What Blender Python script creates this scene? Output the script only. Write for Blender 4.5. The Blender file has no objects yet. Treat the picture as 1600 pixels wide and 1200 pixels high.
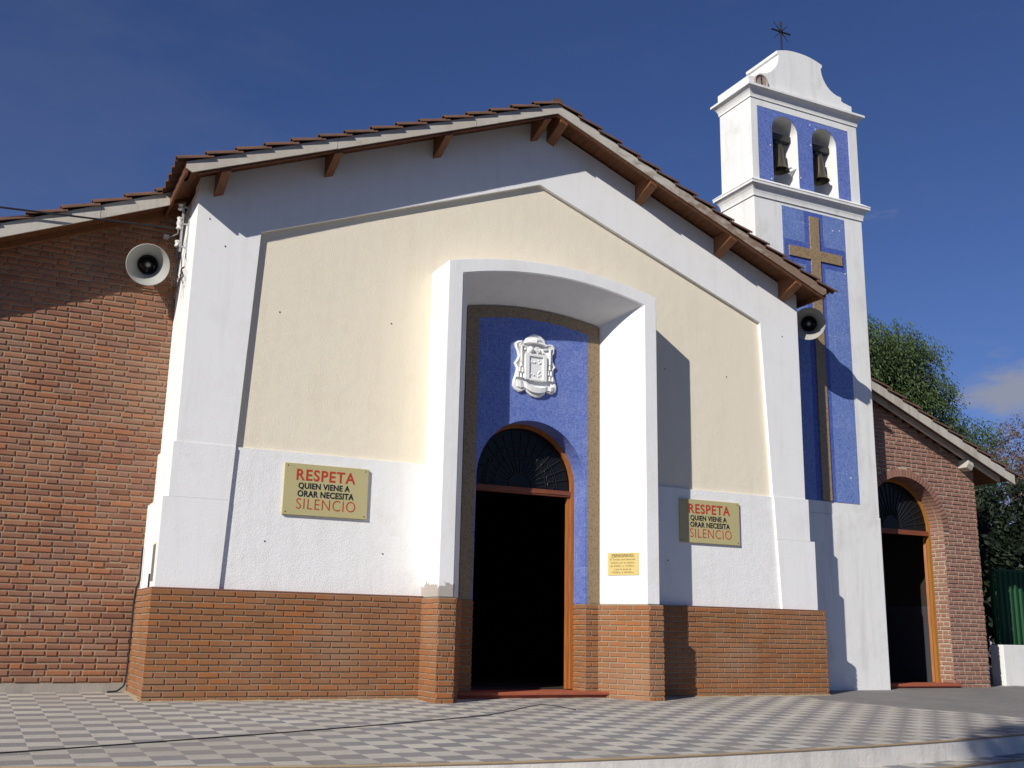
import bpy, bmesh, math, random
from mathutils import Vector, Matrix
random.seed(7)
R = math.radians
PI = math.pi
sc = bpy.context.scene
col = sc.collection

# ------------------------------------------------------------------ camera
cam = bpy.data.cameras.new('camera')
cam.sensor_width = 36.0
cam.lens = 1648.99 / 1600 * 36.0
cam.clip_start = 0.1
cam.clip_end = 3000
camo = bpy.data.objects.new('camera', cam)
col.objects.link(camo)
yaw, pit, rol = -0.4564, 0.2321, 0.0199
fw = Vector((-math.sin(yaw) * math.cos(pit), math.cos(yaw) * math.cos(pit), math.sin(pit)))
rt0 = Vector((math.cos(yaw), math.sin(yaw), 0))
up0 = rt0.cross(fw)
rt = rt0 * math.cos(rol) + up0 * math.sin(rol)
up = up0 * math.cos(rol) - rt0 * math.sin(rol)
m3 = Matrix((rt, up, -fw)).transposed()
camo.matrix_world = Matrix.Translation((-5.9761, -11.4526, 0.7605)) @ m3.to_4x4()
sc.camera = camo

# ------------------------------------------------------------------ sky, sun, exposure
SUN = Vector((1.697, 1.0, -1.137)).normalized()
world = bpy.data.worlds.new('World')
sc.world = world
world.use_nodes = True
wn = world.node_tree
bg = wn.nodes['Background']
sky = wn.nodes.new('ShaderNodeTexSky')
sky.sky_type = 'NISHITA'
sky.sun_disc = False
sky.sun_elevation = R(30.0)
sky.sun_rotation = R(239.5)
sky.altitude = 600
sky.air_density = 1.0
sky.dust_density = 0.1
sky.ozone_density = 4.0
# thin clouds low on the right and a faint streak on the left, by direction
tc = wn.nodes.new('ShaderNodeTexCoord')
mp = wn.nodes.new('ShaderNodeMapping')
mp.inputs['Scale'].default_value = (12, 12, 34)
nz = wn.nodes.new('ShaderNodeTexNoise')
nz.inputs['Scale'].default_value = 1.0
nz.inputs['Detail'].default_value = 6
nz.inputs['Roughness'].default_value = 0.62
wn.links.new(tc.outputs['Generated'], mp.inputs[0])
wn.links.new(mp.outputs[0], nz.inputs['Vector'])


def wmath(op, a, b=None, c=None):
    n = wn.nodes.new('ShaderNodeMath')
    n.operation = op
    for i, v in enumerate((a, b, c)):
        if v is None:
            continue
        if isinstance(v, (int, float)):
            n.inputs[i].default_value = v
        else:
            wn.links.new(v, n.inputs[i])
    return n.outputs[0]


def cloud_mask(d, rad, soft, lo, hi):
    dn = wn.nodes.new('ShaderNodeVectorMath')
    dn.operation = 'SUBTRACT'
    wn.links.new(tc.outputs['Generated'], dn.inputs[0])
    dn.inputs[1].default_value = Vector(d).normalized()
    sc_ = wn.nodes.new('ShaderNodeVectorMath')
    sc_.operation = 'MULTIPLY'
    wn.links.new(dn.outputs[0], sc_.inputs[0])
    sc_.inputs[1].default_value = rad
    ln = wn.nodes.new('ShaderNodeVectorMath')
    ln.operation = 'LENGTH'
    wn.links.new(sc_.outputs[0], ln.inputs[0])
    fall = wmath('SUBTRACT', 1.0, ln.outputs['Value'])
    fall = wmath('MAXIMUM', fall, 0.0)
    s = wmath('MULTIPLY_ADD', fall, 0.55, nz.outputs['Fac'])
    mr = wn.nodes.new('ShaderNodeMapRange')
    mr.interpolation_type = 'SMOOTHSTEP'
    wn.links.new(s, mr.inputs[0])
    mr.inputs[1].default_value = lo
    mr.inputs[2].default_value = hi
    return wmath('MULTIPLY', mr.outputs[0], soft)


c1 = cloud_mask((0.7750, 0.5950, 0.2125), (11, 11, 26), 0.85, 0.66, 1.0)
c2 = cloud_mask((-0.02, 0.91, 0.41), (3.5, 3.5, 3.5), 0.065, 0.5, 1.05)
cm = wmath('MAXIMUM', c1, c2)
hs = wn.nodes.new('ShaderNodeHueSaturation')
hs.inputs['Saturation'].default_value = 1.05
tint = wn.nodes.new('ShaderNodeMix')
tint.data_type = 'RGBA'
tint.blend_type = 'MULTIPLY'
tint.inputs['Factor'].default_value = 1.0
tint.inputs[7].default_value = (0.90, 0.90, 1.25, 1)
mixc = wn.nodes.new('ShaderNodeMix')
mixc.data_type = 'RGBA'
wn.links.new(cm, mixc.inputs['Factor'])
wn.links.new(sky.outputs[0], hs.inputs['Color'])
wn.links.new(hs.outputs[0], tint.inputs[6])
wn.links.new(tint.outputs[2], mixc.inputs[6])
mixc.inputs[7].default_value = (5.0, 5.2, 6.2, 1)
wn.links.new(mixc.outputs[2], bg.inputs[0])
bg.inputs[1].default_value = 0.055

sl = bpy.data.lights.new('sun', 'SUN')
sl.energy = 4.8
sl.angle = R(0.5)
sl.color = (1.0, 0.955, 0.88)
so = bpy.data.objects.new('sun', sl)
col.objects.link(so)
so.rotation_euler = SUN.to_track_quat('-Z', 'Y').to_euler()
so.location = (-12, -18, 14)
sc.view_settings.view_transform = 'Standard'
sc.view_settings.look = 'None'
sc.view_settings.exposure = 0.10
sc.view_settings.gamma = 1.0


# ------------------------------------------------------------------ materials
def base_mat(name, color, rough=0.8, metallic=0.0, spec=0.3):
    m = bpy.data.materials.new(name)
    m.use_nodes = True
    b = m.node_tree.nodes['Principled BSDF']
    b.inputs['Base Color'].default_value = (*color, 1)
    b.inputs['Roughness'].default_value = rough
    b.inputs['Metallic'].default_value = metallic
    b.inputs['Specular IOR Level'].default_value = spec
    return m, m.node_tree, b


def N(nt, t, **kw):
    n = nt.nodes.new(t)
    for k, v in kw.items():
        setattr(n, k, v)
    return n


def coords(nt, scale=(1, 1, 1), rot=(0, 0, 0), loc=(0, 0, 0)):
    t = N(nt, 'ShaderNodeTexCoord')
    mpn = N(nt, 'ShaderNodeMapping')
    mpn.inputs['Scale'].default_value = scale
    mpn.inputs['Rotation'].default_value = rot
    mpn.inputs['Location'].default_value = loc
    nt.links.new(t.outputs['Object'], mpn.inputs[0])
    return mpn.outputs[0]


def noise(nt, vec, scale, detail=4, rough=0.55):
    n = N(nt, 'ShaderNodeTexNoise')
    n.inputs['Scale'].default_value = scale
    n.inputs['Detail'].default_value = detail
    n.inputs['Roughness'].default_value = rough
    nt.links.new(vec, n.inputs['Vector'])
    return n.outputs['Fac']


def ramp(nt, fac, stops):
    r = N(nt, 'ShaderNodeValToRGB')
    e = r.color_ramp.elements
    while len(e) < len(stops):
        e.new(0.5)
    for i, (p, c) in enumerate(stops):
        e[i].position = p
        e[i].color = (*c, 1)
    nt.links.new(fac, r.inputs[0])
    return r.outputs[0]


def mix(nt, fac, a, b, mode='MIX'):
    n = N(nt, 'ShaderNodeMix', data_type='RGBA', blend_type=mode)
    for s, v in ((n.inputs['Factor'], fac), (n.inputs[6], a), (n.inputs[7], b)):
        if isinstance(v, (int, float)):
            s.default_value = v
        elif isinstance(v, tuple):
            s.default_value = (*v, 1)
        else:
            nt.links.new(v, s)
    return n.outputs[2]


def maprange(nt, v, a, b, c=0.0, d=1.0):
    n = N(nt, 'ShaderNodeMapRange')
    nt.links.new(v, n.inputs[0])
    for i, x in enumerate((a, b, c, d)):
        n.inputs[i + 1].default_value = x
    return n.outputs[0]


def mth(nt, op, a, b=0.0, c=0.0):
    n = N(nt, 'ShaderNodeMath', operation=op)
    for i, v in enumerate((a, b, c)):
        if isinstance(v, (int, float)):
            n.inputs[i].default_value = v
        else:
            nt.links.new(v, n.inputs[i])
    return n.outputs[0]


def bump(nt, b, h, strength, dist=0.01):
    n = N(nt, 'ShaderNodeBump')
    n.inputs['Strength'].default_value = strength
    n.inputs['Distance'].default_value = dist
    nt.links.new(h, n.inputs['Height'])
    nt.links.new(n.outputs[0], b.inputs['Normal'])


def plaster(name, color, dirt, bs=0.25, scale=70, big=0.5):
    m, nt, b = base_mat(name, color, 0.9, spec=0.15)
    v = coords(nt)
    n1 = noise(nt, v, 2.3, 6, 0.65)
    f = maprange(nt, n1, 0.52, 0.8, 0, big)
    c = mix(nt, f, color, dirt)
    vs = coords(nt, (3.5, 3.5, 0.35))
    n3 = noise(nt, vs, 2.0, 5, 0.6)
    c = mix(nt, maprange(nt, n3, 0.50, 0.80, 0, big * 0.9), c, dirt)
    n5 = noise(nt, coords(nt, (11, 11, 0.8), (0, 0, 0), (3.1, 0, 0)), 1.0, 4, 0.6)
    c = mix(nt, maprange(nt, n5, 0.60, 0.82, 0, big * 0.55), c, tuple(x * 0.85 for x in dirt))
    nt.links.new(c, b.inputs['Base Color'])
    n2 = noise(nt, v, scale, 6, 0.6)
    n4 = noise(nt, v, scale * 0.12, 3, 0.5)
    bump(nt, b, mth(nt, 'MULTIPLY_ADD', n4, 0.7, n2), bs, 0.012)
    return m


WHITE = plaster('white_paint_plaster', (0.80, 0.795, 0.78), (0.62, 0.60, 0.55), 0.22, 60, 0.35)
WHITE_ROUGH = plaster('white_coarse_plaster', (0.80, 0.795, 0.78), (0.62, 0.60, 0.55), 0.42, 75, 0.35)
CREAM = plaster('cream_coarse_plaster', (0.79, 0.715, 0.565), (0.68, 0.59, 0.44), 0.42, 75, 0.35)
TOWERW = plaster('white_tower_plaster', (0.78, 0.775, 0.75), (0.50, 0.48, 0.43), 0.25, 50, 0.5)
RELIEF, _, _ = base_mat('white_moulded_plaster', (0.80, 0.80, 0.78), 0.7)

# white plaster of the porch, with a patch of flaked paint near its foot
PORCH = plaster('porch_plaster', (0.80, 0.795, 0.78), (0.62, 0.60, 0.55), 0.3, 60, 0.35)
_nt = PORCH.node_tree
_b = _nt.nodes['Principled BSDF']
_src = _b.inputs['Base Color'].links[0].from_socket
_sx = N(_nt, 'ShaderNodeSeparateXYZ')
_nt.links.new(coords(_nt), _sx.inputs[0])
_nn = noise(_nt, coords(_nt), 7.5, 6, 0.7)
_dx = mth(_nt, 'MULTIPLY', mth(_nt, 'ABSOLUTE', mth(_nt, 'ADD', _sx.outputs[0], 1.40)), 4.2)
_dz = mth(_nt, 'MULTIPLY', mth(_nt, 'ABSOLUTE', mth(_nt, 'SUBTRACT', _sx.outputs[2], 1.17)), 6.0)
_dd = mth(_nt, 'MAXIMUM', _dx, _dz)
_dd = mth(_nt, 'ADD', _dd, mth(_nt, 'MULTIPLY', _nn, 1.7))
_k = maprange(_nt, _dd, 1.56, 1.50, 0, 1)
_nt.links.new(mix(_nt, _k, _src, (0.40, 0.365, 0.32)), _b.inputs['Base Color'])


def brick_mat(name, cols, mott=0.35, bs=0.35):
    m, nt, b = base_mat(name, cols[0], 0.88, spec=0.15)
    g = N(nt, 'ShaderNodeNewGeometry')
    n = len(cols)
    c = ramp(nt, g.outputs['Random Per Island'], [(i / max(1, n - 1), cc) for i, cc in enumerate(cols)])
    v = coords(nt)
    n1 = noise(nt, v, 34, 5, 0.65)
    c = mix(nt, maprange(nt, n1, 0.4, 0.75, 0, mott), c, (0.16, 0.085, 0.055))
    n2 = noise(nt, v, 1.1, 4, 0.6)
    c = mix(nt, maprange(nt, n2, 0.45, 0.75, 0, 0.45), c, (0.33, 0.22, 0.15))
    nt.links.new(c, b.inputs['Base Color'])
    bump(nt, b, noise(nt, v, 120, 4, 0.6), bs, 0.006)
    return m


BRICK_BASE = brick_mat('orange_face_brick', [(0.27, 0.117, 0.049), (0.295, 0.127, 0.052), (0.25, 0.108, 0.047), (0.28, 0.125, 0.052), (0.285, 0.12, 0.049), (0.34, 0.128, 0.043), (0.275, 0.12, 0.049), (0.26, 0.12, 0.052), (0.245, 0.103, 0.048)], 0.3, 0.3)
BRICK_OLD = brick_mat('rustic_red_brick', [(0.255, 0.112, 0.063), (0.29, 0.132, 0.075), (0.205, 0.092, 0.06), (0.28, 0.135, 0.082), (0.33, 0.135, 0.066), (0.24, 0.112, 0.07), (0.275, 0.145, 0.098), (0.23, 0.12, 0.085)], 0.4, 0.6)
BRICK_PALE = brick_mat('pale_red_brick', [(0.285, 0.15, 0.11), (0.32, 0.172, 0.128), (0.255, 0.135, 0.104), (0.31, 0.162, 0.122), (0.275, 0.14, 0.105)], 0.35, 0.5)
MORTAR = plaster('lime_mortar', (0.32, 0.245, 0.165), (0.23, 0.17, 0.11), 0.5, 80, 0.6)
MORTAR_PALE = plaster('pale_mortar', (0.46, 0.40, 0.30), (0.34, 0.28, 0.21), 0.5, 80, 0.6)
CEMENT = plaster('grey_cement', (0.33, 0.30, 0.26), (0.22, 0.20, 0.17), 0.5, 60, 0.7)
CAPRED = plaster('red_cap_mortar', (0.27, 0.11, 0.075), (0.2, 0.09, 0.06), 0.4, 60, 0.5)


def mosaic(name, cols, grout, tile=0.021, chips=0.0, grot=0.25):
    m, nt, b = base_mat(name, cols[0], 0.42, spec=0.4)
    t = N(nt, 'ShaderNodeTexCoord')
    s = N(nt, 'ShaderNodeSeparateXYZ')
    nt.links.new(t.outputs['Object'], s.inputs[0])
    xy = mth(nt, 'ADD', s.outputs[0], mth(nt, 'MULTIPLY', s.outputs[1], 0.83))
    u = mth(nt, 'DIVIDE', xy, tile)
    w = mth(nt, 'DIVIDE', s.outputs[2], tile)
    cu = mth(nt, 'FLOOR', u)
    cw = mth(nt, 'FLOOR', w)
    cv = N(nt, 'ShaderNodeCombineXYZ')
    nt.links.new(cu, cv.inputs[0])
    nt.links.new(cw, cv.inputs[1])
    wnz = N(nt, 'ShaderNodeTexWhiteNoise', noise_dimensions='3D')
    nt.links.new(cv.outputs[0], wnz.inputs[0])
    n = len(cols)
    c = ramp(nt, wnz.outputs['Value'], [(i / max(1, n - 1), cc) for i, cc in enumerate(cols)])
    fu = mth(nt, 'ABSOLUTE', mth(nt, 'SUBTRACT', mth(nt, 'FRACT', u), 0.5))
    fv = mth(nt, 'ABSOLUTE', mth(nt, 'SUBTRACT', mth(nt, 'FRACT', w), 0.5))
    e = mth(nt, 'MAXIMUM', fu, fv)
    gm = maprange(nt, e, 0.42, 0.47, 0, 1)
    gn = maprange(nt, noise(nt, coords(nt), 3.5, 4, 0.7), 0.4, 0.7, grot * 0.4, grot * 1.9)
    c = mix(nt, mth(nt, 'MULTIPLY', gm, gn), c, grout)
    # sheets of mosaic: the seams between sheets show paler in places
    su = mth(nt, 'ABSOLUTE', mth(nt, 'SUBTRACT', mth(nt, 'FRACT', mth(nt, 'DIVIDE', xy, tile * 15)), 0.5))
    sv = mth(nt, 'ABSOLUTE', mth(nt, 'SUBTRACT', mth(nt, 'FRACT', mth(nt, 'DIVIDE', s.outputs[2], tile * 15)), 0.5))
    se = maprange(nt, mth(nt, 'MAXIMUM', su, sv), 0.488, 0.494, 0, 1)
    sn = maprange(nt, noise(nt, coords(nt), 1.7, 3, 0.6), 0.53, 0.62, 0, 0.6)
    c = mix(nt, mth(nt, 'MULTIPLY', se, sn), c, grout)
    if chips:
        w2 = N(nt, 'ShaderNodeTexWhiteNoise', noise_dimensions='4D')
        w2.inputs['W'].default_value = 3.7
        nt.links.new(cv.outputs[0], w2.inputs[0])
        k = mth(nt, 'GREATER_THAN', w2.outputs['Value'], 1 - chips)
        c = mix(nt, k, c, (0.75, 0.73, 0.68))
    nt.links.new(c, b.inputs['Base Color'])
    bump(nt, b, mth(nt, 'SUBTRACT', 1.0, gm), 0.3, 0.003)
    return m


BLUES0 = [(0.050, 0.095, 0.43), (0.075, 0.13, 0.50), (0.06, 0.10, 0.45), (0.095, 0.165, 0.55), (0.042, 0.075, 0.38), (0.08, 0.14, 0.50), (0.06, 0.115, 0.47)]
BLUES = [(a * 1.65 + .004, g * 1.44, b_ * .98) for a, g, b_ in BLUES0]
BLUE = mosaic('blue_glass_mosaic', BLUES, (0.42, 0.47, 0.62), 0.021, 0.0, 0.36)
TBLUE = mosaic('pale_blue_mosaic', [(r * 1.12 + .006, g * 1.15 + .012, b_ * 1.03) for r, g, b_ in BLUES], (0.40, 0.46, 0.66), 0.024, 0.0016, 0.25)
DBLUE = mosaic('dark_blue_mosaic', [(r * .62, g * .66, b_ * .82) for r, g, b_ in BLUES], (0.2, 0.25, 0.5), 0.024, 0.0004, 0.2)
GOLDS = [(0.27, 0.19, 0.10), (0.31, 0.22, 0.12), (0.24, 0.17, 0.09), (0.29, 0.21, 0.12), (0.18, 0.125, 0.075), (0.30, 0.21, 0.11), (0.26, 0.19, 0.105)]
GOLD = mosaic('golden_brown_mosaic', GOLDS, (0.36, 0.30, 0.22), 0.021, 0.0, 0.2)
TGOLD = mosaic('gold_cross_mosaic', [(a * 1.12, b_ * 1.1, c * 1.05) for a, b_, c in GOLDS], (0.42, 0.36, 0.25), 0.024, 0.0, 0.2)


def wood(name, a, b_, scale=(3, 40, 40), rough=0.6, bs=0.3):
    m, nt, b = base_mat(name, a, rough, spec=0.3)
    v = coords(nt, scale)
    n = noise(nt, v, 1.6, 6, 0.65)
    c = mix(nt, maprange(nt, n, 0.35, 0.7), a, b_)
    g = N(nt, 'ShaderNodeNewGeometry')
    c = mix(nt, mth(nt, 'MULTIPLY', g.outputs['Random Per Island'], 0.35), c, tuple(x * 0.55 for x in a))
    nt.links.new(c, b.inputs['Base Color'])
    bump(nt, b, n, bs, 0.004)
    return m


SOFFIT = wood('varnished_roof_board', (0.17, 0.066, 0.026), (0.10, 0.038, 0.016), (14, 2, 14))
BEAM = wood('varnished_beam', (0.235, 0.10, 0.042), (0.14, 0.056, 0.025), (20, 2, 20))
DOORW = wood('orange_varnished_door_wood', (0.42, 0.15, 0.035), (0.25, 0.08, 0.02), (25, 25, 2), 0.45)
TRANS = wood('red_brown_door_wood', (0.25, 0.075, 0.035), (0.15, 0.05, 0.025), (2, 25, 25), 0.5)
FASCIA, _nt, _b = base_mat('weathered_white_board', (0.6, 0.56, 0.48), 0.8)
_v = coords(_nt, (1, 1, 1))
_c = mix(_nt, maprange(_nt, noise(_nt, _v, 1.3, 6, 0.7), 0.42, 0.75, 0, 0.7), (0.52, 0.485, 0.42), (0.32, 0.25, 0.18))
_sx = N(_nt, 'ShaderNodeSeparateXYZ')
_nt.links.new(_v, _sx.inputs[0])
_far = maprange(_nt, _sx.outputs[0], 0.3, 3.6, 0, 0.42)
_st = mth(_nt, 'ADD', noise(_nt, coords(_nt, (2, 2, 5)), 1.6, 5, 0.7), _far)
_c = mix(_nt, maprange(_nt, _st, 0.62, 0.85, 0, 0.85), _c, (0.20, 0.115, 0.07))
_nt.links.new(_c, _b.inputs['Base Color'])
bump(_nt, _b, noise(_nt, _v, 40, 4), 0.2, 0.004)
FASCIA_PALE = plaster('pale_painted_board', (0.50, 0.47, 0.41), (0.31, 0.25, 0.20), 0.2, 40, 0.8)

TILE, _nt, _b = base_mat('clay_roof_tile', (0.28, 0.10, 0.055), 0.9)
_v = coords(_nt)
_c = mix(_nt, maprange(_nt, noise(_nt, _v, 6, 6, 0.7), 0.35, 0.7), (0.175, 0.084, 0.053), (0.085, 0.056, 0.042))
_c = mix(_nt, maprange(_nt, noise(_nt, _v, 23, 5, 0.7), 0.58, 0.75, 0, 0.7), _c, (0.06, 0.05, 0.04))
_g = N(_nt, 'ShaderNodeNewGeometry')
_c = mix(_nt, mth(_nt, 'MULTIPLY', _g.outputs['Random Per Island'], 0.5), _c, (0.13, 0.07, 0.048))
_nt.links.new(_c, _b.inputs['Base Color'])
bump(_nt, _b, noise(_nt, _v, 70, 4), 0.4, 0.006)

GLASS, _, _b = base_mat('dark_window_glass', (0.008, 0.009, 0.010), 0.25, spec=0.22)
IRON, _, _ = base_mat('dark_wrought_iron', (0.018, 0.015, 0.014), 0.6, 0.3)
RAYM, _, _ = base_mat('dull_fan_bars', (0.018, 0.019, 0.02), 0.5, 0.2)
BRONZE, _, _ = base_mat('dark_bell_bronze', (0.10, 0.085, 0.06), 0.5, 0.6)
HORN, _, _ = base_mat('grey_horn_paint', (0.34, 0.34, 0.315), 0.5)
DARKMETAL, _, _ = base_mat('dark_metal', (0.05, 0.05, 0.05), 0.5, 0.4)
STEEL, _, _ = base_mat('galvanised_steel', (0.5, 0.5, 0.5), 0.45, 0.5)
PORCELAIN, _, _ = base_mat('white_porcelain', (0.7, 0.68, 0.64), 0.3)
RUBBER, _, _ = base_mat('black_cable_sheath', (0.02, 0.02, 0.022), 0.6)
METERG, _, _ = base_mat('grey_meter_door', (0.16, 0.17, 0.17), 0.4)
SIGN, _nt, _b = base_mat('khaki_sign_board', (0.46, 0.40, 0.195), 0.5)
_c = mix(_nt, maprange(_nt, noise(_nt, coords(_nt), 3.0, 4), 0.4, 0.75, 0, 0.5), (0.47, 0.41, 0.205), (0.42, 0.375, 0.185))
_nt.links.new(_c, _b.inputs['Base Color'])
SIGNRED, _, _ = base_mat('red_lettering', (0.43, 0.045, 0.022), 0.5)
SIGNBLACK, _, _ = base_mat('black_lettering', (0.012, 0.014, 0.022), 0.5)
PLAQUE, _, _ = base_mat('pale_yellow_plaque', (0.60, 0.47, 0.17), 0.4)
PLAQUETXT, _, _ = base_mat('brown_plaque_lettering', (0.22, 0.17, 0.07), 0.5)
STEPRED = plaster('red_step_tile', (0.36, 0.10, 0.055), (0.24, 0.09, 0.055), 0.15, 40, 0.7)
NOSING = plaster('ochre_step_edge', (0.34, 0.25, 0.15), (0.30, 0.24, 0.17), 0.3, 60, 0.6)
INTSHADE, _, _ = base_mat('shade_brown_interior', (0.03, 0.025, 0.02), 0.9)  # near-black brown: the darkness of the unlit rooms is put into the colour
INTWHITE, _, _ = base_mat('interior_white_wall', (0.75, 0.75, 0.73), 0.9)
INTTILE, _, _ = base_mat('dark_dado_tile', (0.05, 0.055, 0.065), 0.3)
GREEN, _, _ = base_mat('dark_green_sheet_metal', (0.004, 0.050, 0.016), 0.55)
RISER = plaster('whitewashed_step_riser', (0.70, 0.67, 0.62), (0.45, 0.42, 0.38), 0.35, 40, 0.8)

# checkerboard paving: square tiles, each cast with fine ribs
PAVE, _nt, _b = base_mat('checker_paving', (0.4, 0.36, 0.31), 0.75, spec=0.25)
_t = N(_nt, 'ShaderNodeTexCoord')
_s = N(_nt, 'ShaderNodeSeparateXYZ')
_nt.links.new(_t.outputs['Object'], _s.inputs[0])
TX, TY = 0.2345, 0.212
_u = mth(_nt, 'DIVIDE', mth(_nt, 'ADD', _s.outputs[0], mth(_nt, 'MULTIPLY_ADD', _s.outputs[1], 0.012, 5.556 + 0.03 - 0.2345 * 0)), TX)
_w = mth(_nt, 'DIVIDE', mth(_nt, 'ADD', _s.outputs[1], 4.165), TY)
_pu = mth(_nt, 'FLOOR', _u)
_pw = mth(_nt, 'FLOOR', _w)
_par = mth(_nt, 'MODULO', mth(_nt, 'ADD', mth(_nt, 'ADD', _pu, _pw), 400.0), 2.0)
_cv = N(_nt, 'ShaderNodeCombineXYZ')
_nt.links.new(_pu, _cv.inputs[0])
_nt.links.new(_pw, _cv.inputs[1])
_wn = N(_nt, 'ShaderNodeTexWhiteNoise', noise_dimensions='2D')
_nt.links.new(_cv.outputs[0], _wn.inputs[0])
_light = mix(_nt, _wn.outputs['Value'], (0.52, 0.485, 0.42), (0.45, 0.42, 0.37))
_dark = mix(_nt, _wn.outputs['Value'], (0.20, 0.196, 0.20), (0.235, 0.228, 0.228))
_c = mix(_nt, _par, _dark, _light)
_fu = mth(_nt, 'ABSOLUTE', mth(_nt, 'SUBTRACT', mth(_nt, 'FRACT', _u), 0.5))
_fw = mth(_nt, 'ABSOLUTE', mth(_nt, 'SUBTRACT', mth(_nt, 'FRACT', _w), 0.5))
_e = maprange(_nt, mth(_nt, 'MAXIMUM', _fu, _fw), 0.484, 0.494, 0, 1)
_r3 = mth(_nt, 'ABSOLUTE', mth(_nt, 'SUBTRACT', mth(_nt, 'FRACT', mth(_nt, 'MULTIPLY', _u, 3.0)), 0.5))
_w3 = mth(_nt, 'ABSOLUTE', mth(_nt, 'SUBTRACT', mth(_nt, 'FRACT', mth(_nt, 'MULTIPLY', _w, 3.0)), 0.5))
_rb = maprange(_nt, mth(_nt, 'MAXIMUM', _r3, _w3), 0.46, 0.49, 0, 1)
_c = mix(_nt, mth(_nt, 'MULTIPLY', _e, 0.55), _c, (0.42, 0.38, 0.33))
_c = mix(_nt, mth(_nt, 'MULTIPLY', _rb, 0.16), _c, (0.5, 0.46, 0.40))
_v = coords(_nt)
_c = mix(_nt, maprange(_nt, noise(_nt, _v, 0.7, 6, 0.65), 0.40, 0.72, 0, 0.62), _c, (0.29, 0.255, 0.21))
_c = mix(_nt, maprange(_nt, noise(_nt, _v, 14, 5, 0.7), 0.5, 0.8, 0, 0.45), _c, (0.22, 0.19, 0.16))
_nt.links.new(_c, _b.inputs['Base Color'])
_h = mth(_nt, 'SUBTRACT', mth(_nt, 'MULTIPLY', noise(_nt, _v, 60, 4), 0.5), mth(_nt, 'ADD', mth(_nt, 'MULTIPLY', _e, 1.0), mth(_nt, 'MULTIPLY', _rb, 0.5)))
bump(_nt, _b, _h, 0.25, 0.004)

CONC, _nt, _b = base_mat('grey_concrete_paving', (0.2, 0.19, 0.18), 0.85, spec=0.2)
_v = coords(_nt)
_c = mix(_nt, maprange(_nt, noise(_nt, _v, 1.5, 7, 0.7), 0.35, 0.7), (0.225, 0.21, 0.195), (0.165, 0.16, 0.155))
_c = mix(_nt, maprange(_nt, noise(_nt, coords(_nt, (1.2, 3.0, 1)), 3.0, 6, 0.75), 0.56, 0.68, 0, 0.6), _c, (0.34, 0.31, 0.28))
_nt.links.new(_c, _b.inputs['Base Color'])
bump(_nt, _b, noise(_nt, _v, 40, 6, 0.7), 0.4, 0.008)
ROAD = plaster('street_asphalt', (0.06, 0.058, 0.055), (0.09, 0.085, 0.08), 0.5, 60, 0.6)
EARTH = plaster('dry_earth', (0.16, 0.12, 0.08), (0.10, 0.085, 0.05), 0.5, 10, 0.8)


def leaf_mat(name, a, b_, c_):
    m, nt, b = base_mat(name, a, 0.55, spec=0.3)
    g = N(nt, 'ShaderNodeNewGeometry')
    cc = ramp(nt, g.outputs['Random Per Island'], [(0.0, a), (0.5, b_), (1.0, c_)])
    nt.links.new(cc, b.inputs['Base Color'])
    return m


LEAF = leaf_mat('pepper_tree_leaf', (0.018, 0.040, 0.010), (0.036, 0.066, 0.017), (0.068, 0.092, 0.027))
LEAFSHADE = leaf_mat('shade_dark_leaf', (0.005, 0.010, 0.004), (0.009, 0.017, 0.006), (0.018, 0.026, 0.009))  # foliage in shade: the near-black leaf colour carries the shadow
LEAFP = leaf_mat('dry_pinkish_leaf', (0.14, 0.08, 0.06), (0.19, 0.12, 0.09), (0.10, 0.085, 0.045))
BARK = plaster('brown_bark', (0.11, 0.08, 0.055), (0.06, 0.045, 0.03), 0.8, 20, 0.8)


# ------------------------------------------------------------------ mesh helpers
def link(name, me, mat, parent=None):
    o = bpy.data.objects.new(name, me)
    col.objects.link(o)
    if mat is not None:
        me.materials.append(mat)
    if parent is not None:
        o.parent = parent
        o.matrix_parent_inverse = parent.matrix_world.inverted()
    return o


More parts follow.
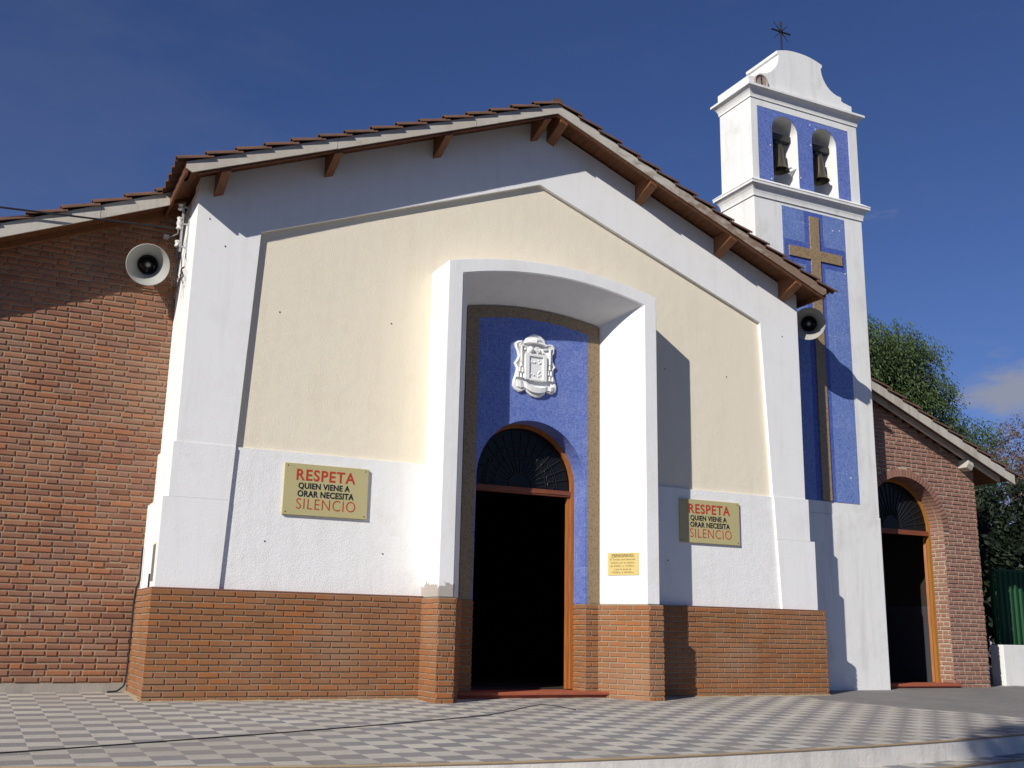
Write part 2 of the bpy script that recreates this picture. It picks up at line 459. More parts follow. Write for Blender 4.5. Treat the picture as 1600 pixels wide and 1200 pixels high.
class MB:
    def __init__(self):
        self.v = []
        self.f = []

    def add(self, vs, fs):
        k = len(self.v)
        self.v += [tuple(p) for p in vs]
        self.f += [tuple(i + k for i in f) for f in fs]

    def box(self, x0, x1, y0, y1, z0, z1):
        self.add([(x0, y0, z0), (x1, y0, z0), (x1, y1, z0), (x0, y1, z0), (x0, y0, z1), (x1, y0, z1), (x1, y1, z1), (x0, y1, z1)],
                 [(0, 3, 2, 1), (4, 5, 6, 7), (0, 1, 5, 4), (1, 2, 6, 5), (2, 3, 7, 6), (3, 0, 4, 7)])

    def obox(self, c, ax, ay, az):
        """box with centre c and half-axis vectors"""
        c, ax, ay, az = map(Vector, (c, ax, ay, az))
        vs = [c + ax * i + ay * j + az * k for k in (-1, 1) for i, j in ((-1, -1), (1, -1), (1, 1), (-1, 1))]
        self.add(vs, [(0, 3, 2, 1), (4, 5, 6, 7), (0, 1, 5, 4), (1, 2, 6, 5), (2, 3, 7, 6), (3, 0, 4, 7)])

    def prism_y(self, poly, y0, y1):
        n = len(poly)
        area = sum(poly[i][0] * poly[(i + 1) % n][1] - poly[(i + 1) % n][0] * poly[i][1] for i in range(n))
        if area < 0:
            poly = poly[::-1]
        vs = [(x, y0, z) for x, z in poly] + [(x, y1, z) for x, z in poly]
        fs = [tuple(range(n)), tuple(range(2 * n - 1, n - 1, -1))]
        fs += [(i, i + n, (i + 1) % n + n, (i + 1) % n) for i in range(n)]
        self.add(vs, fs)

    def prism_z(self, poly, z0, z1):
        n = len(poly)
        area = sum(poly[i][0] * poly[(i + 1) % n][1] - poly[(i + 1) % n][0] * poly[i][1] for i in range(n))
        if area < 0:
            poly = poly[::-1]
        g = (lambda z: z) if callable(z0) else None
        zz0 = z0 if callable(z0) else (lambda x, y: z0)
        zz1 = z1 if callable(z1) else (lambda x, y: z1)
        vs = [(x, y, zz0(x, y)) for x, y in poly] + [(x, y, zz1(x, y)) for x, y in poly]
        fs = [tuple(range(n - 1, -1, -1)), tuple(range(n, 2 * n))]
        fs += [(i, (i + 1) % n, (i + 1) % n + n, i + n) for i in range(n)]
        self.add(vs, fs)

    def tube(self, pts, r, seg=8, r1=None):
        pts = [Vector(p) for p in pts]
        n = len(pts)
        rings = []
        for i, p in enumerate(pts):
            d = (pts[min(i + 1, n - 1)] - pts[max(i - 1, 0)]).normalized()
            a = d.orthogonal().normalized() if i == 0 else (pa - d * pa.dot(d)).normalized()
            pa = a
            b = d.cross(a)
            rr = r if r1 is None else r + (r1 - r) * i / (n - 1)
            rings.append([p + (a * math.cos(2 * PI * k / seg) + b * math.sin(2 * PI * k / seg)) * rr for k in range(seg)])
        vs = [q for ring in rings for q in ring]
        fs = [(i * seg + k, i * seg + (k + 1) % seg, (i + 1) * seg + (k + 1) % seg, (i + 1) * seg + k) for i in range(n - 1) for k in range(seg)]
        fs += [tuple(range(seg - 1, -1, -1)), tuple(range((n - 1) * seg, n * seg))]
        self.add(vs, fs)

    def lathe(self, prof, c, axis=(0, 0, 1), seg=28):
        ax = Vector(axis).normalized()
        a = ax.orthogonal().normalized()
        b = ax.cross(a)
        c = Vector(c)
        vs = []
        for r, h in prof:
            vs += [c + ax * h + (a * math.cos(2 * PI * k / seg) + b * math.sin(2 * PI * k / seg)) * r for k in range(seg)]
        fs = [(i * seg + k, i * seg + (k + 1) % seg, (i + 1) * seg + (k + 1) % seg, (i + 1) * seg + k) for i in range(len(prof) - 1) for k in range(seg)]
        self.add(vs, fs)

    def build(self, name, mat, parent=None, smooth=None, bevel=None):
        me = bpy.data.meshes.new(name)
        me.from_pydata(self.v, [], self.f)
        bm = bmesh.new()
        bm.from_mesh(me)
        if bevel:
            es = [e for e in bm.edges if len(e.link_faces) == 2 and e.calc_face_angle(0) > 0.5]
            bmesh.ops.bevel(bm, geom=es, offset=bevel, segments=2, profile=0.5, affect='EDGES', clamp_overlap=True)
        if smooth:
            for f in bm.faces:
                f.smooth = True
            for e in bm.edges:
                if len(e.link_faces) == 2 and e.calc_face_angle(0) > smooth:
                    e.smooth = False
        bm.to_mesh(me)
        bm.free()
        me.update()
        return link(name, me, mat, parent)


def tag(o, label, cat, group=None):
    o['label'] = label
    o['category'] = cat
    if group:
        o['group'] = group
    return o


def thing(name, loc, label, cat, group=None):
    o = bpy.data.objects.new(name, None)
    o.empty_display_size = 0.2
    col.objects.link(o)
    o.location = loc
    o.matrix_world = Matrix.Translation(loc)
    return tag(o, label, cat, group)


def structure(o, kind='structure'):
    o['kind'] = kind
    return o


def lay_bricks(mb, p0, p1, out, z0, z1, pitch=0.064, lens=(0.2,), joint=0.0145, depth=0.011, jit=0.002, cham=0.0035, seed=1, intervals=None, top=None):
    """courses of single bricks along p0-p1 (xy) standing proud of the mortar plane by depth; out = outward unit normal"""
    rnd = random.Random(seed)
    p0 = Vector((p0[0], p0[1], 0))
    p1 = Vector((p1[0], p1[1], 0))
    L = (p1 - p0).length
    d = (p1 - p0) / L
    o = Vector((out[0], out[1], 0)).normalized()
    nrow = int(round((z1 - z0) / pitch))
    hh = (z1 - z0) / nrow
    period = sum(lens) + joint * len(lens)
    for r in range(nrow):
        za = z0 + r * hh + joint * 0.5
        zb_ = z0 + (r + 1) * hh - joint * 0.5
        off = -(period * 0.5 * (r % 2)) - period + (rnd.uniform(-0.02, 0.02) if len(lens) > 1 else rnd.uniform(-.004, .004))
        if len(lens) > 1:
            off -= rnd.choice((0, 0.0, 0.04))
        segs = [(0.0, L)] if intervals is None else intervals((za + zb_) / 2)
        s = off
        i = 0
        while s < L:
            ln = lens[i % len(lens)] * (1 + rnd.uniform(-1, 1) * jit * 10)
            for (sa, sb) in segs:
                a = max(s, sa)
                b = min(s + ln, sb)
                if b - a < 0.02:
                    continue
                if top is not None and za > top((a + b) / 2):
                    continue
                j = lambda: rnd.uniform(-jit, jit)
                dd = depth + j()
                zz0, zz1 = za + j(), zb_ + j()
                vs = []
                for (q, ins) in ((-0.002, 0), (dd - cham, 0), (dd, cham)):
                    for (t, z) in ((a + ins + j() * .5, zz0 + ins), (b - ins + j() * .5, zz0 + ins), (b - ins + j() * .5, zz1 - ins + j() * .5), (a + ins + j() * .5, zz1 - ins + j() * .5)):
                        pp = p0 + d * t + o * q
                        vs.append((pp.x, pp.y, z))
                fs = [(8, 9, 10, 11)]
                for base in (0, 4):
                    for k in range(4):
                        fs.append((base + k, base + (k + 1) % 4, base + 4 + (k + 1) % 4, base + 4 + k))
                # orientation: make the front face look outward
                e1 = Vector(vs[9]) - Vector(vs[8])
                e2 = Vector(vs[11]) - Vector(vs[8])
                if e1.cross(e2).dot(o) < 0:
                    fs = [f[::-1] for f in fs]
                mb.add(vs, fs)
            s += ln + joint
            i += 1


def arc(x0, x1, z, rise, n):
    """points of a shallow arc from x0 to x1 at height z, rising by rise in the middle"""
    if rise < 1e-6:
        return [(x0 + (x1 - x0) * i / n, z) for i in range(n + 1)]
    h = (x1 - x0) / 2
    rad = (h * h + rise * rise) / (2 * rise)
    cx, cz = (x0 + x1) / 2, z + rise - rad
    a0 = math.asin(h / rad)
    return [(cx + rad * math.sin(-a0 + 2 * a0 * i / n), cz + rad * math.cos(-a0 + 2 * a0 * i / n)) for i in range(n + 1)]


def semi(cx, r, z, n):
    return [(cx - r * math.cos(PI * i / n), z + r * math.sin(PI * i / n)) for i in range(n + 1)]


def gz(x, y):
    return 0.03 + 0.03 * min(y, 1.1)


# ------------------------------------------------------------------ ground
def kerb_y(x):
    k = 0.036 if x < -1.8 else 0.0195
    return -4.56 + k * min((x + 1.8) ** 2, 40)


xs = [-16 + i * 0.4 for i in range(86)]


def sheet(name, mat, x_list, y_lo, y_hi, zf, kind='structure'):
    mb = MB()
    rows = 24
    vs = []
    for j in range(rows + 1):
        for x in x_list:
            y0, y1 = y_lo(x), y_hi(x)
            y = y0 + (y1 - y0) * j / rows
            vs.append((x, y, zf(x, y)))
    n = len(x_list)
    fs = [(j * n + i, j * n + i + 1, (j + 1) * n + i + 1, (j + 1) * n + i) for j in range(rows) for i in range(n - 1)]
    mb.add(vs, fs)
    return structure(mb.build(name, mat), kind)


sheet('pavement', PAVE, xs, kerb_y, lambda x: 1.5, gz)
# the earth behind and round the church
mb = MB()
mb.box(-60, 60, 1.5, 80, -0.5, 0.058)
structure(mb.build('ground', EARTH))
mb = MB()
mb.add([(-900, -900, -0.99), (900, -900, -0.99), (900, 900, -0.99), (-900, 900, -0.99)], [(0, 1, 2, 3)])
structure(mb.build('road', ROAD))
# concrete patch beside the tower
poly = [(3.95, -0.15), (3.80, -0.75), (4.02, -1.18), (4.19, -1.78), (4.62, -2.42), (4.74, -2.95), (5.3, -3.35), (6.4, -3.5), (17.9, -3.4), (17.9, 1.08), (6.0, 1.08), (4.6, 1.0), (4.5, -0.1)]
mb = MB()
mb.prism_z(poly, lambda x, y: gz(x, y) - 0.02, lambda x, y: gz(x, y) + 0.004)
structure(mb.build('concrete_pavement', CONC))
# steps down to the street
steps = thing('terrace_steps', (0, -4.6, -0.2), 'curved flight of whitewashed steps along the front edge of the checkered terrace', 'steps')
for k in range(5):
    def yo(x, k=k):
        return kerb_y(x) - 0.30 * k
    ztop = lambda x, y: gz(x, kerb_y(x)) - 0.17 * k
    mb = MB()
    n = len(xs)
    for side in range(n - 1):
        xa, xb = xs[side], xs[side + 1]
        za, zb2 = gz(xa, kerb_y(xa)) - 0.17 * k, gz(xb, kerb_y(xb)) - 0.17 * k
        mb.add([(xa, yo(xa), za - 0.010), (xb, yo(xb), zb2 - 0.010), (xb, yo(xb), zb2 - 0.172), (xa, yo(xa), za - 0.172)], [(0, 3, 2, 1)])
    mb.build('riser', RISER, steps)
    mb = MB()
    for side in range(n - 1):
        xa, xb = xs[side], xs[side + 1]
        za, zb2 = gz(xa, kerb_y(xa)) - 0.17 * k, gz(xb, kerb_y(xb)) - 0.17 * k
        vs = []
        for (x, z) in ((xa, za), (xb, zb2)):
            y = yo(x)
            vs += [(x, y - 0.006, z - 0.011), (x, y - 0.008, z - 0.004), (x, y - 0.004, z + 0.003), (x, y + 0.018, z + 0.0035), (x, y + 0.018, z - 0.011)]
        mb.add(vs, [(i, (i + 1) % 5, (i + 1) % 5 + 5, i + 5) for i in range(5)])
    mb.build('nosing', NOSING, steps)
    if k:
        mb = MB()
        vs, fs = [], []
        for x in xs:
            z = gz(x, kerb_y(x)) - 0.17 * k
            vs += [(x, yo(x) + 0.001, z), (x, yo(x) + 0.31, z)]
        fs = [(2 * i, 2 * i + 2, 2 * i + 3, 2 * i + 1) for i in range(n - 1)]
        mb.add(vs, fs)
        mb.build('tread', PAVE, steps)

# ------------------------------------------------------------------ the nave
H = 1.15
DP = 0.052
DPL = 0.020
PANEL_L = [(-3.73, H), (-3.578, 5.165)]
PANEL_R = [(3.585, 5.165), (3.784, H)]
ZA = 6.52
ZB = 2.672
nave = thing('church', (0, 2, 0), 'white church front with cream panel, brick base and low tiled gable roof', 'church')


def zu(x):
    return 7.42 - 0.4055 * abs(x)


# white frame of the facade (surround of the sunken panel)
mb = MB()
outer_l = [(-4.296, H - 0.02), (-4.296, zu(4.296))]
outer_r = [(4.275, zu(4.275)), (4.275, H - 0.02)]
poly = [(-3.73, H - 0.02)] + [(-4.296, H - 0.02), (-4.296, zu(4.296)), (0, zu(0)), (4.275, zu(4.275)), (4.275, H - 0.02), (3.784, H - 0.02), (3.585, 5.165), (0, ZA), (-3.578, 5.165)]
mb.prism_y(poly, 0.0, 0.30)
mb.build('gable_frame', WHITE, nave)
# stepped thickening of the corner pilasters below the panel line
def xin(z, s):
    t = (z - H) / (5.165 - H)
    return (-3.73 + t * 0.152) if s < 0 else (3.784 - t * 0.199)


mb = MB()
for s_ in (-1, 1):
    mb = MB()
    k_ = 1 if s_ > 0 else 0
    ex, ex2 = (4.322, 4.402) if s_ > 0 else (-4.322, -4.378)
    mb.prism_y([(ex, 2.09), (ex, ZB), (xin(ZB, s_), ZB), (xin(2.09, s_), 2.09)], -0.011, 0.28)
    mb.prism_y([(ex2, H - .02), (ex2, 2.088), (xin(2.088, s_), 2.088), (xin(H, s_), H - .02)], -0.013, 0.28)
    if s_ < 0:
        mb.box(-4.322, -4.29, 0.28, 1.2, 2.09, ZB)
        mb.box(-4.378, -4.29, 0.28, 1.2, H - .02, 2.088)
    else:
        mb.box(4.27, 4.402, 0.28, 0.66, H - .02, 2.088)
    mb.build('pilaster', WHITE, nave)
# sunken panel: coarse white below, cream above, left clear where the porch stands
PX0, PX1, PZ = -1.2, 1.2, 5.0
mb = MB()
mb.prism_y([(xin(H, -1) - .05, H - .02), (PX0, H - .02), (PX0, ZB), (xin(ZB, -1) - .05, ZB)], DPL, 0.29)
mb.build('lower_panel', WHITE_ROUGH, nave)
mb = MB()
mb.prism_y([(xin(H, 1) + .05, H - .02), (PX1, H - .02), (PX1, ZB), (xin(ZB, 1) + .05, ZB)], DPL, 0.29)
mb.build('lower_panel', WHITE_ROUGH, nave)
mb = MB()
mb.prism_y([(PX0, ZB), (xin(ZB, -1) - .05, ZB), (-3.63, 5.165), (0, ZA + .05), (3.63, 5.165), (xin(ZB, 1) + .05, ZB), (PX1, ZB), (PX1, PZ), (PX0, PZ)], DP, 0.292)
mb.build('cream_panel', CREAM, nave)
# dark plug holes left in the plaster
for x, z, y in ((-3.288, 4.268, DP), (-3.279, 1.678, DPL), (-1.932, 1.608, DPL), (-1.948, 4.332, DP), (1.967, 4.278, DP), (-4.158, 5.209, 0), (-3.965, 4.918, 0), (3.98, 5.011, 0), (1.95, 1.72, DPL), (3.0, 4.3, DP)):
    mb = MB()
    mb.lathe([(0.0, 0.003), (0.009, 0.003), (0.010, -0.004)], (x, y, z), (0, -1, 0), 10)
    mb.build('plug_hole', DARKMETAL, nave)

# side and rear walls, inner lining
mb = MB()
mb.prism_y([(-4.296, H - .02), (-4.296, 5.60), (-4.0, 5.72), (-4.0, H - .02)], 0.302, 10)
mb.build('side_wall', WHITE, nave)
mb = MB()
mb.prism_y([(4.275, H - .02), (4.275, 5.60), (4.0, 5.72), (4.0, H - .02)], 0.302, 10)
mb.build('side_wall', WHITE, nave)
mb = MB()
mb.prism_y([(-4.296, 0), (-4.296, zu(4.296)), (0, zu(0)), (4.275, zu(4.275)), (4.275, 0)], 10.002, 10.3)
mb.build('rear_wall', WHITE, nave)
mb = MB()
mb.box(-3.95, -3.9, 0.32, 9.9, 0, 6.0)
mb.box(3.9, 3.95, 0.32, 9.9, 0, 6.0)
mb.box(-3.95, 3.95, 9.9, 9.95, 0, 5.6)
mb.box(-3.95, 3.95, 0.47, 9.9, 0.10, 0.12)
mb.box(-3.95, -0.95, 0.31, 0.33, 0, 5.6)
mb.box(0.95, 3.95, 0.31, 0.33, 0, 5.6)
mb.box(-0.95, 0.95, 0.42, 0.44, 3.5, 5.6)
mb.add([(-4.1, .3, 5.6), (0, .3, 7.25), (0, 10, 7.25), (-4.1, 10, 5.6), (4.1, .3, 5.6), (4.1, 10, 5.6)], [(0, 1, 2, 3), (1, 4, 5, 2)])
mb.build('interior_lining', INTSHADE, nave)

# brick base
YB = -0.058
DB = 0.010
mb = MB()
mb.prism_z([(-4.405, 1.09), (-4.405, YB + DB), (-1.40, YB + DB), (-1.40, 0.25), (-4.2, 0.25), (-4.2, 1.09)], -0.3, H - 0.006)
mb.build('base_mortar', MORTAR, nave)
mb = MB()
mb.prism_z([(4.49, 0.66), (4.49, YB + DB), (1.40, YB + DB), (1.40, 0.25), (4.2, 0.25), (4.2, 0.66)], -0.3, H - 0.006)
mb.build('base_mortar', MORTAR, nave)
mb = MB()
lay_bricks(mb, (-4.415, YB + DB), (-1.44, YB + DB), (0, -1), -0.06, H - .012, 0.064, (0.2,), seed=3)
lay_bricks(mb, (-4.405, 1.09), (-4.405, YB + DB * .2), (-1, 0), -0.06, H - .012, 0.064, (0.2,), seed=5)
mb.build('base_brick', BRICK_BASE, nave)
mb = MB()
lay_bricks(mb, (1.46, YB + DB), (4.50, YB + DB), (0, -1), -0.06, H - .012, 0.064, (0.2,), seed=4)
lay_bricks(mb, (4.49, YB + DB * .2), (4.49, 0.645), (1, 0), -0.06, H - .012, 0.064, (0.2,), seed=6)
mb.build('base_brick', BRICK_BASE, nave)
mb = MB()
mb.box(-4.41, -1.41, YB + 0.004, 0.0, H - .007, H + .004)
mb.box(-4.41, -4.37, 0.0, 1.08, H - .007, H + .004)
mb.build('base_ledge', CAPRED, nave)
mb = MB()
mb.box(1.41, 4.495, YB + 0.004, 0.0, H - .007, H + .004)
mb.build('base_ledge', CAPRED, nave)

# cement fillet where the base meets the paving
TAN = plaster('tan_cement', (0.34, 0.28, 0.18), (0.24, 0.2, 0.14), .5, 60, .7)
for pa, pb, on_ in (((-4.43, YB + .002), (-1.47, YB + .002), (0, -1)), ((1.50, YB + .002), (4.52, YB + .002), (0, -1)), ((-4.415, 1.08), (-4.415, YB), (-1, 0))):
    mb = MB()
    ox, oy = on_
    vs = []
    nn_ = 30
    rnd = random.Random(2)
    for i in range(nn_ + 1):
        t = i / nn_
        x, y = pa[0] + (pb[0] - pa[0]) * t, pa[1] + (pb[1] - pa[1]) * t
        w_, h_ = .035 * rnd.uniform(.6, 1.3), .022 * rnd.uniform(.6, 1.3)
        vs += [(x - ox * .02, y - oy * .02, gz(x, y) + h_), (x + ox * w_, y + oy * w_, gz(x + ox * w_, y + oy * w_) - .002)]
    fs = [(2 * i, 2 * i + 1, 2 * i + 3, 2 * i + 2) for i in range(nn_)]
    mb.add(vs, fs)
    mb.build('base_fillet', TAN, nave)

# porch (splayed surround of the door)
PX_L, PX_R = -1.448, 1.477
PI_L, PI_R = -1.261, 1.291
NL, NR = -0.938, 0.920
PY, NB = -0.486, 0.055
HP = 1.135
n = 24
fo = [(PX_L, HP), (PX_L, 5.059)] + arc(PX_L, PX_R, 5.059, 0.185, n)[1:-1] + [(PX_R, 5.059), (PX_R, HP)]
fi = [(PI_L, HP), (PI_L, 4.927)] + arc(PI_L, PI_R, 4.927, 0.165, n)[1:-1] + [(PI_R, 4.927), (PI_R, HP)]
bi = [(NL, HP), (NL, 4.7055)] + arc(NL, NR, 4.7055, 0.093, n)[1:-1] + [(NR, 4.7055), (NR, HP)]
m_ = len(fo)
vs = [(x, PY, z) for x, z in fo] + [(x, PY, z) for x, z in fi] + [(x, NB + .06, z) for x, z in bi] + [(x, NB + .06, z) for x, z in fo]
fs = []
for i in range(m_ - 1):
    fs.append((i, i + m_, i + 1 + m_, i + 1))
    fs.append((i + m_, i + 2 * m_, i + 1 + 2 * m_, i + 1 + m_))
    fs.append((i + 3 * m_, i, i + 1, i + 1 + 3 * m_))
    fs.append((i + 2 * m_, i + 3 * m_, i + 1 + 3 * m_, i + 1 + 2 * m_))
for e in (0, m_ - 1):
    fs.append((e, e + m_, e + 2 * m_, e + 3 * m_))
mb = MB()
mb.add(vs, fs)
porch = mb.build('porch_surround', PORCH, nave, bevel=None)
bm = bmesh.new()
bm.from_mesh(porch.data)
bmesh.ops.recalc_face_normals(bm, faces=bm.faces)
es = [e for e in bm.edges if len(e.link_faces) == 2 and e.calc_face_angle(0) > 0.6]
bmesh.ops.bevel(bm, geom=es, offset=0.008, segments=2, affect='EDGES', clamp_overlap=True)
bm.to_mesh(porch.data)
bm.free()

# brick foot of the porch
PB = 0.055
DOORX0, DOORX1, DOORC, DOORR, DOORZ = -0.784, 0.73, -0.025, 0.755, 2.60
DEPTH_IN = 0.36
core = MB()
jl = [(PX_L - .012, YB + .05), (PX_L - .012, PY - PB + DB), (PI_L + 0.004, PY - PB + DB), (NL + .004, NB - .012), (DOORX0 - .006, NB - .012), (DOORX0 - .006, NB + DEPTH_IN), (PX_L - .012, NB + DEPTH_IN - .1)]
jr = [(PX_R + .012, YB + .05), (PX_R + .012, PY - PB + DB), (PI_R - 0.004, PY - PB + DB), (NR - .004, NB - .012), (DOORX1 + .006, NB - .012), (DOORX1 + .006, NB + DEPTH_IN), (PX_R + .012, NB + DEPTH_IN - .1)]
core.prism_z(jl, -0.3, HP - .004)
core.build('porch_base_mortar', MORTAR, nave)
core = MB()
core.prism_z(jr, -0.3, HP - .004)
core.build('porch_base_mortar', MORTAR, nave)
for J, s in ((jl, 1), (jr, -1)):
    mb = MB()
    for (a, b) in ((0, 1), (1, 2), (2, 3), (3, 4), (4, 5)):
        p0, p1 = Vector(J[a]), Vector(J[b])
        d = (p1 - p0).normalized()
        nrm = Vector((-d.y, d.x)) * (1 if s < 0 else -1)
        # outward: away from the jamb's centre
        c = Vector((sum(q[0] for q in J) / 7, sum(q[1] for q in J) / 7))
        if (a, b) == (4, 5):
            nrm = Vector((s, 0))
        elif (a, b) == (3, 4) or (a, b) == (1, 2):
            nrm = Vector((0, -1))
        elif (a, b) == (0, 1):
            nrm = Vector((-s, 0))
        else:
            nrm = Vector((-d.y, d.x))
            if nrm.x * s < 0:
                nrm = -nrm
        # lengthen to meet the neighbouring faces at the corners
        e0 = DB * 0.8 if (a, b) in ((1, 2),) else 0
        q0 = p0 - d * e0
        q1 = p1 + d * e0
        lay_bricks(mb, q0, q1, nrm, -0.06, HP - .006, 0.064, (0.2,) if (a, b) != (1, 2) else (0.188, 0.092), seed=20 + a + (7 if s < 0 else 0))
    mb.build('porch_base_brick', BRICK_BASE, nave)

# mosaic wall behind the porch, with the door arch
gold_out = [(NL - .02, HP), (NL - .02, 4.7055)] + arc(NL - .02, NR + .02, 4.7055, 0.1, 20)[1:-1] + [(NR + .02, 4.7055), (NR + .02, HP)]
bl_l, bl_r = -0.793, 0.768
blue_out = [(bl_l, HP), (bl_l, 4.582)] + arc(bl_l, bl_r, 4.582, 0.085, 20)[1:-1] + [(bl_r, 4.582), (bl_r, HP)]
door_path = [(DOORX0, HP)] + semi(DOORC, DOORR, DOORZ, 32) + [(DOORX1, HP)]
mb = MB()
mb.prism_y(gold_out + blue_out[::-1], NB, NB + 0.12)
mb.build('gold_mosaic_border', GOLD, nave)
mb = MB()
mb.prism_y(blue_out + door_path[::-1], NB, NB + DEPTH_IN)
mb.build('blue_mosaic_panel', BLUE, nave)

# door frame, fanlight and open leaves
YD = NB + DEPTH_IN - 0.09
fin = 0.048
fr_out = [(DOORC - DOORR, 0.11)] + semi(DOORC, DOORR, DOORZ, 32) + [(DOORC + DOORR, 0.11)]
fr_in = [(DOORC - DOORR + fin, 0.11)] + semi(DOORC, DOORR - fin, DOORZ, 32) + [(DOORC + DOORR - fin, 0.11)]
mb = MB()
mb.prism_y(fr_out + fr_in[::-1], YD, YD + 0.05)
fr2 = [(DOORC - DOORR + fin + .035, 0.11)] + semi(DOORC, DOORR - fin - .035, DOORZ, 32) + [(DOORC + DOORR - fin - .035, 0.11)]
fr1 = [(DOORC - DOORR + fin - .002, 0.11)] + semi(DOORC, DOORR - fin + .002, DOORZ, 32) + [(DOORC + DOORR - fin + .002, 0.11)]
for s in (-1, 1):
    xa, xb = sorted((DOORC + s * (DOORR - fin + .002), DOORC + s * (DOORR - fin - .035)))
    mb.box(xa, xb, YD + 0.03, YD + 0.09, 0.11, 2.47)
frame = mb.build('door_frame', DOORW, nave)
mb = MB()
mb.box(DOORC - DOORR + fin, DOORC + DOORR - fin, YD + 0.012, YD + 0.095, 2.475, 2.55)
mb.box(DOORC - DOORR + fin, DOORC + DOORR - fin, YD + 0.002, YD + 0.012, 2.495, 2.53)
mb.build('transom', TRANS, nave)
mb = MB()
mb.prism_y(semi(DOORC, DOORR - fin - .01, 2.60, 32) + [(DOORC + DOORR - fin - .01, 2.548), (DOORC - DOORR + fin + .01, 2.548)], YD + 0.06, YD + 0.068)
fan = mb.build('fanlight', GLASS, nave)
mb = MB()
rr = DOORR - fin - 0.03
for i in range(1, 16):
    a = PI * i / 16
    mb.tube([(DOORC + 0.16 * math.cos(a), YD + 0.052, 2.57 + 0.16 * math.sin(a)), (DOORC + rr * math.cos(a), YD + 0.052, 2.57 + rr * math.sin(a))], 0.007, 6)
for q in (0.16, 0.36, 0.52):
    mb.tube([(DOORC + q * math.cos(PI * i / 24), YD + 0.05, 2.57 + q * math.sin(PI * i / 24)) for i in range(25)], 0.006, 6)
for i in range(16):
    a = PI * (i + .5) / 16
    cx_, cz_ = DOORC + 0.44 * math.cos(a), 2.57 + 0.44 * math.sin(a)
    mb.tube([(cx_ + .05 * math.cos(2 * PI * k / 12), YD + 0.05, cz_ + .05 * math.sin(2 * PI * k / 12)) for k in range(13)], 0.005, 5)
mb.build('fan_bars', RAYM, fan)
for s in (-1, 1):
    xh = DOORC + s * (DOORR - 0.03)
    mb = MB()
    ln_ = 0.66
    dv = Vector((s * 0.72, 0.69, 0)).normalized()
    nv2 = Vector((-dv.y, dv.x, 0))
    c0 = Vector((xh, YD + 0.125, 0))
    mb.obox(c0 + dv * ln_ / 2 + Vector((0, 0, 1.29)), dv * ln_ / 2, nv2 * .02, Vector((0, 0, 1.16)))
    for z0, z1 in ((0.25, 0.9), (1.05, 1.65), (1.78, 2.36)):
        mb.obox(c0 + dv * ln_ / 2 + Vector((0, 0, (z0 + z1) / 2)), dv * ln_ * .36, nv2 * .03, Vector((0, 0, (z1 - z0) / 2)))
    mb.build('door_leaf', DOORW, nave)
# red threshold step
mb = MB()
mb.prism_z([(-1.03, -0.09), (1.03, -0.09), (0.925, 0.05), (DOORX1 + .01, 0.06), (DOORX1 + .01, 0.5), (DOORX0 - .01, 0.5), (DOORX0 - .01, 0.06), (-0.93, 0.05)], 0.062, 0.098)
mb.prism_z([(-1.0, -0.06), (1.0, -0.06), (0.93, 0.05), (-0.93, 0.05)], -0.1, 0.0615)
mb.build('threshold', STEPRED, nave, bevel=0.006)


# ------------------------------------------------------------------ tiled roofs
def tiled_slope(mb, xr, zr, xe, ze, y0, y1, ncourse, verge=True, dy=0.21, seed=1):
    """barrel-tiled slope from ridge (xr,zr) to eave (xe,ze), verge at y0"""
    rnd = random.Random(seed)
    a = Vector((xe, 0, ze))
    b = Vector((xr, 0, zr))
    L = (b - a).length
    d = (b - a) / L
    nrm = Vector((-d.z, 0, d.x))
    if nrm.z < 0:
        nrm = -nrm
    st = L / ncourse
    ys = []
    y = y0 + 0.05
    ny = int((y1 - y0 - 0.05) / (dy / 6))
    ys = [y0 + 0.05 + i * dy / 6 for i in range(ny + 1)]
    for k in range(ncourse):
        s0, s1 = k * st - 0.03, (k + 1) * st + 0.02
        vs = []
        for i, y in enumerate(ys):
            h = 0.045 * abs(math.sin(PI * (y - y0 - 0.05) / dy + .2)) + rnd.uniform(-.002, .002)
            p0_ = a + d * s0 + nrm * (h + 0.045)
            pl = a + d * s0 + nrm * (h + 0.027)
            p1_ = a + d * s1 + nrm * (h + 0.018)
            vs += [(p0_.x, y, p0_.z), (pl.x, y, pl.z), (p1_.x, y, p1_.z)]
        fs = []
        for i in range(len(ys) - 1):
            q = i * 3
            fs.append((q, q + 3, q + 5, q + 2))
            fs.append((q + 1, q + 4, q + 3, q))
        mb.add(vs, fs)
        if verge:
            # rounded verge tile of this course: a shell of half-pipe section
            r0, r1 = 0.050, 0.044
            jy, jz = rnd.uniform(-.006, .006), rnd.uniform(-.003, .004)
            sa, sb = k * st - 0.045 + rnd.uniform(-.008, .008), (k + 1) * st + 0.02
            seg = 10
            vs = []
            for (s, r, lift) in ((sa, r0, 0.050 + jz), (sb, r1, 0.004)):
                for th in (1.0, 0.78):
                    for i in range(seg + 1):
                        an = PI * i / seg
                        p = a + d * s + nrm * (lift + r * th * math.sin(an) - .018)
                        vs.append((p.x, y0 + 0.028 + jy - r * th * math.cos(an) * 1.05, p.z))
            n1 = seg + 1
            fs = []
            for i in range(seg):
                fs.append((i, i + 1, 2 * n1 + i + 1, 2 * n1 + i))
                fs.append((n1 + i + 1, n1 + i, 3 * n1 + i, 3 * n1 + i + 1))
                fs.append((i, n1 + i, n1 + i + 1, i + 1))
            fs.append((0, 2 * n1, 3 * n1, n1))
            fs.append((seg, n1 + seg, 3 * n1 + seg, 2 * n1 + seg))
            mb.add(vs, fs)
    # deck below the tiles
    return a, b, d, nrm


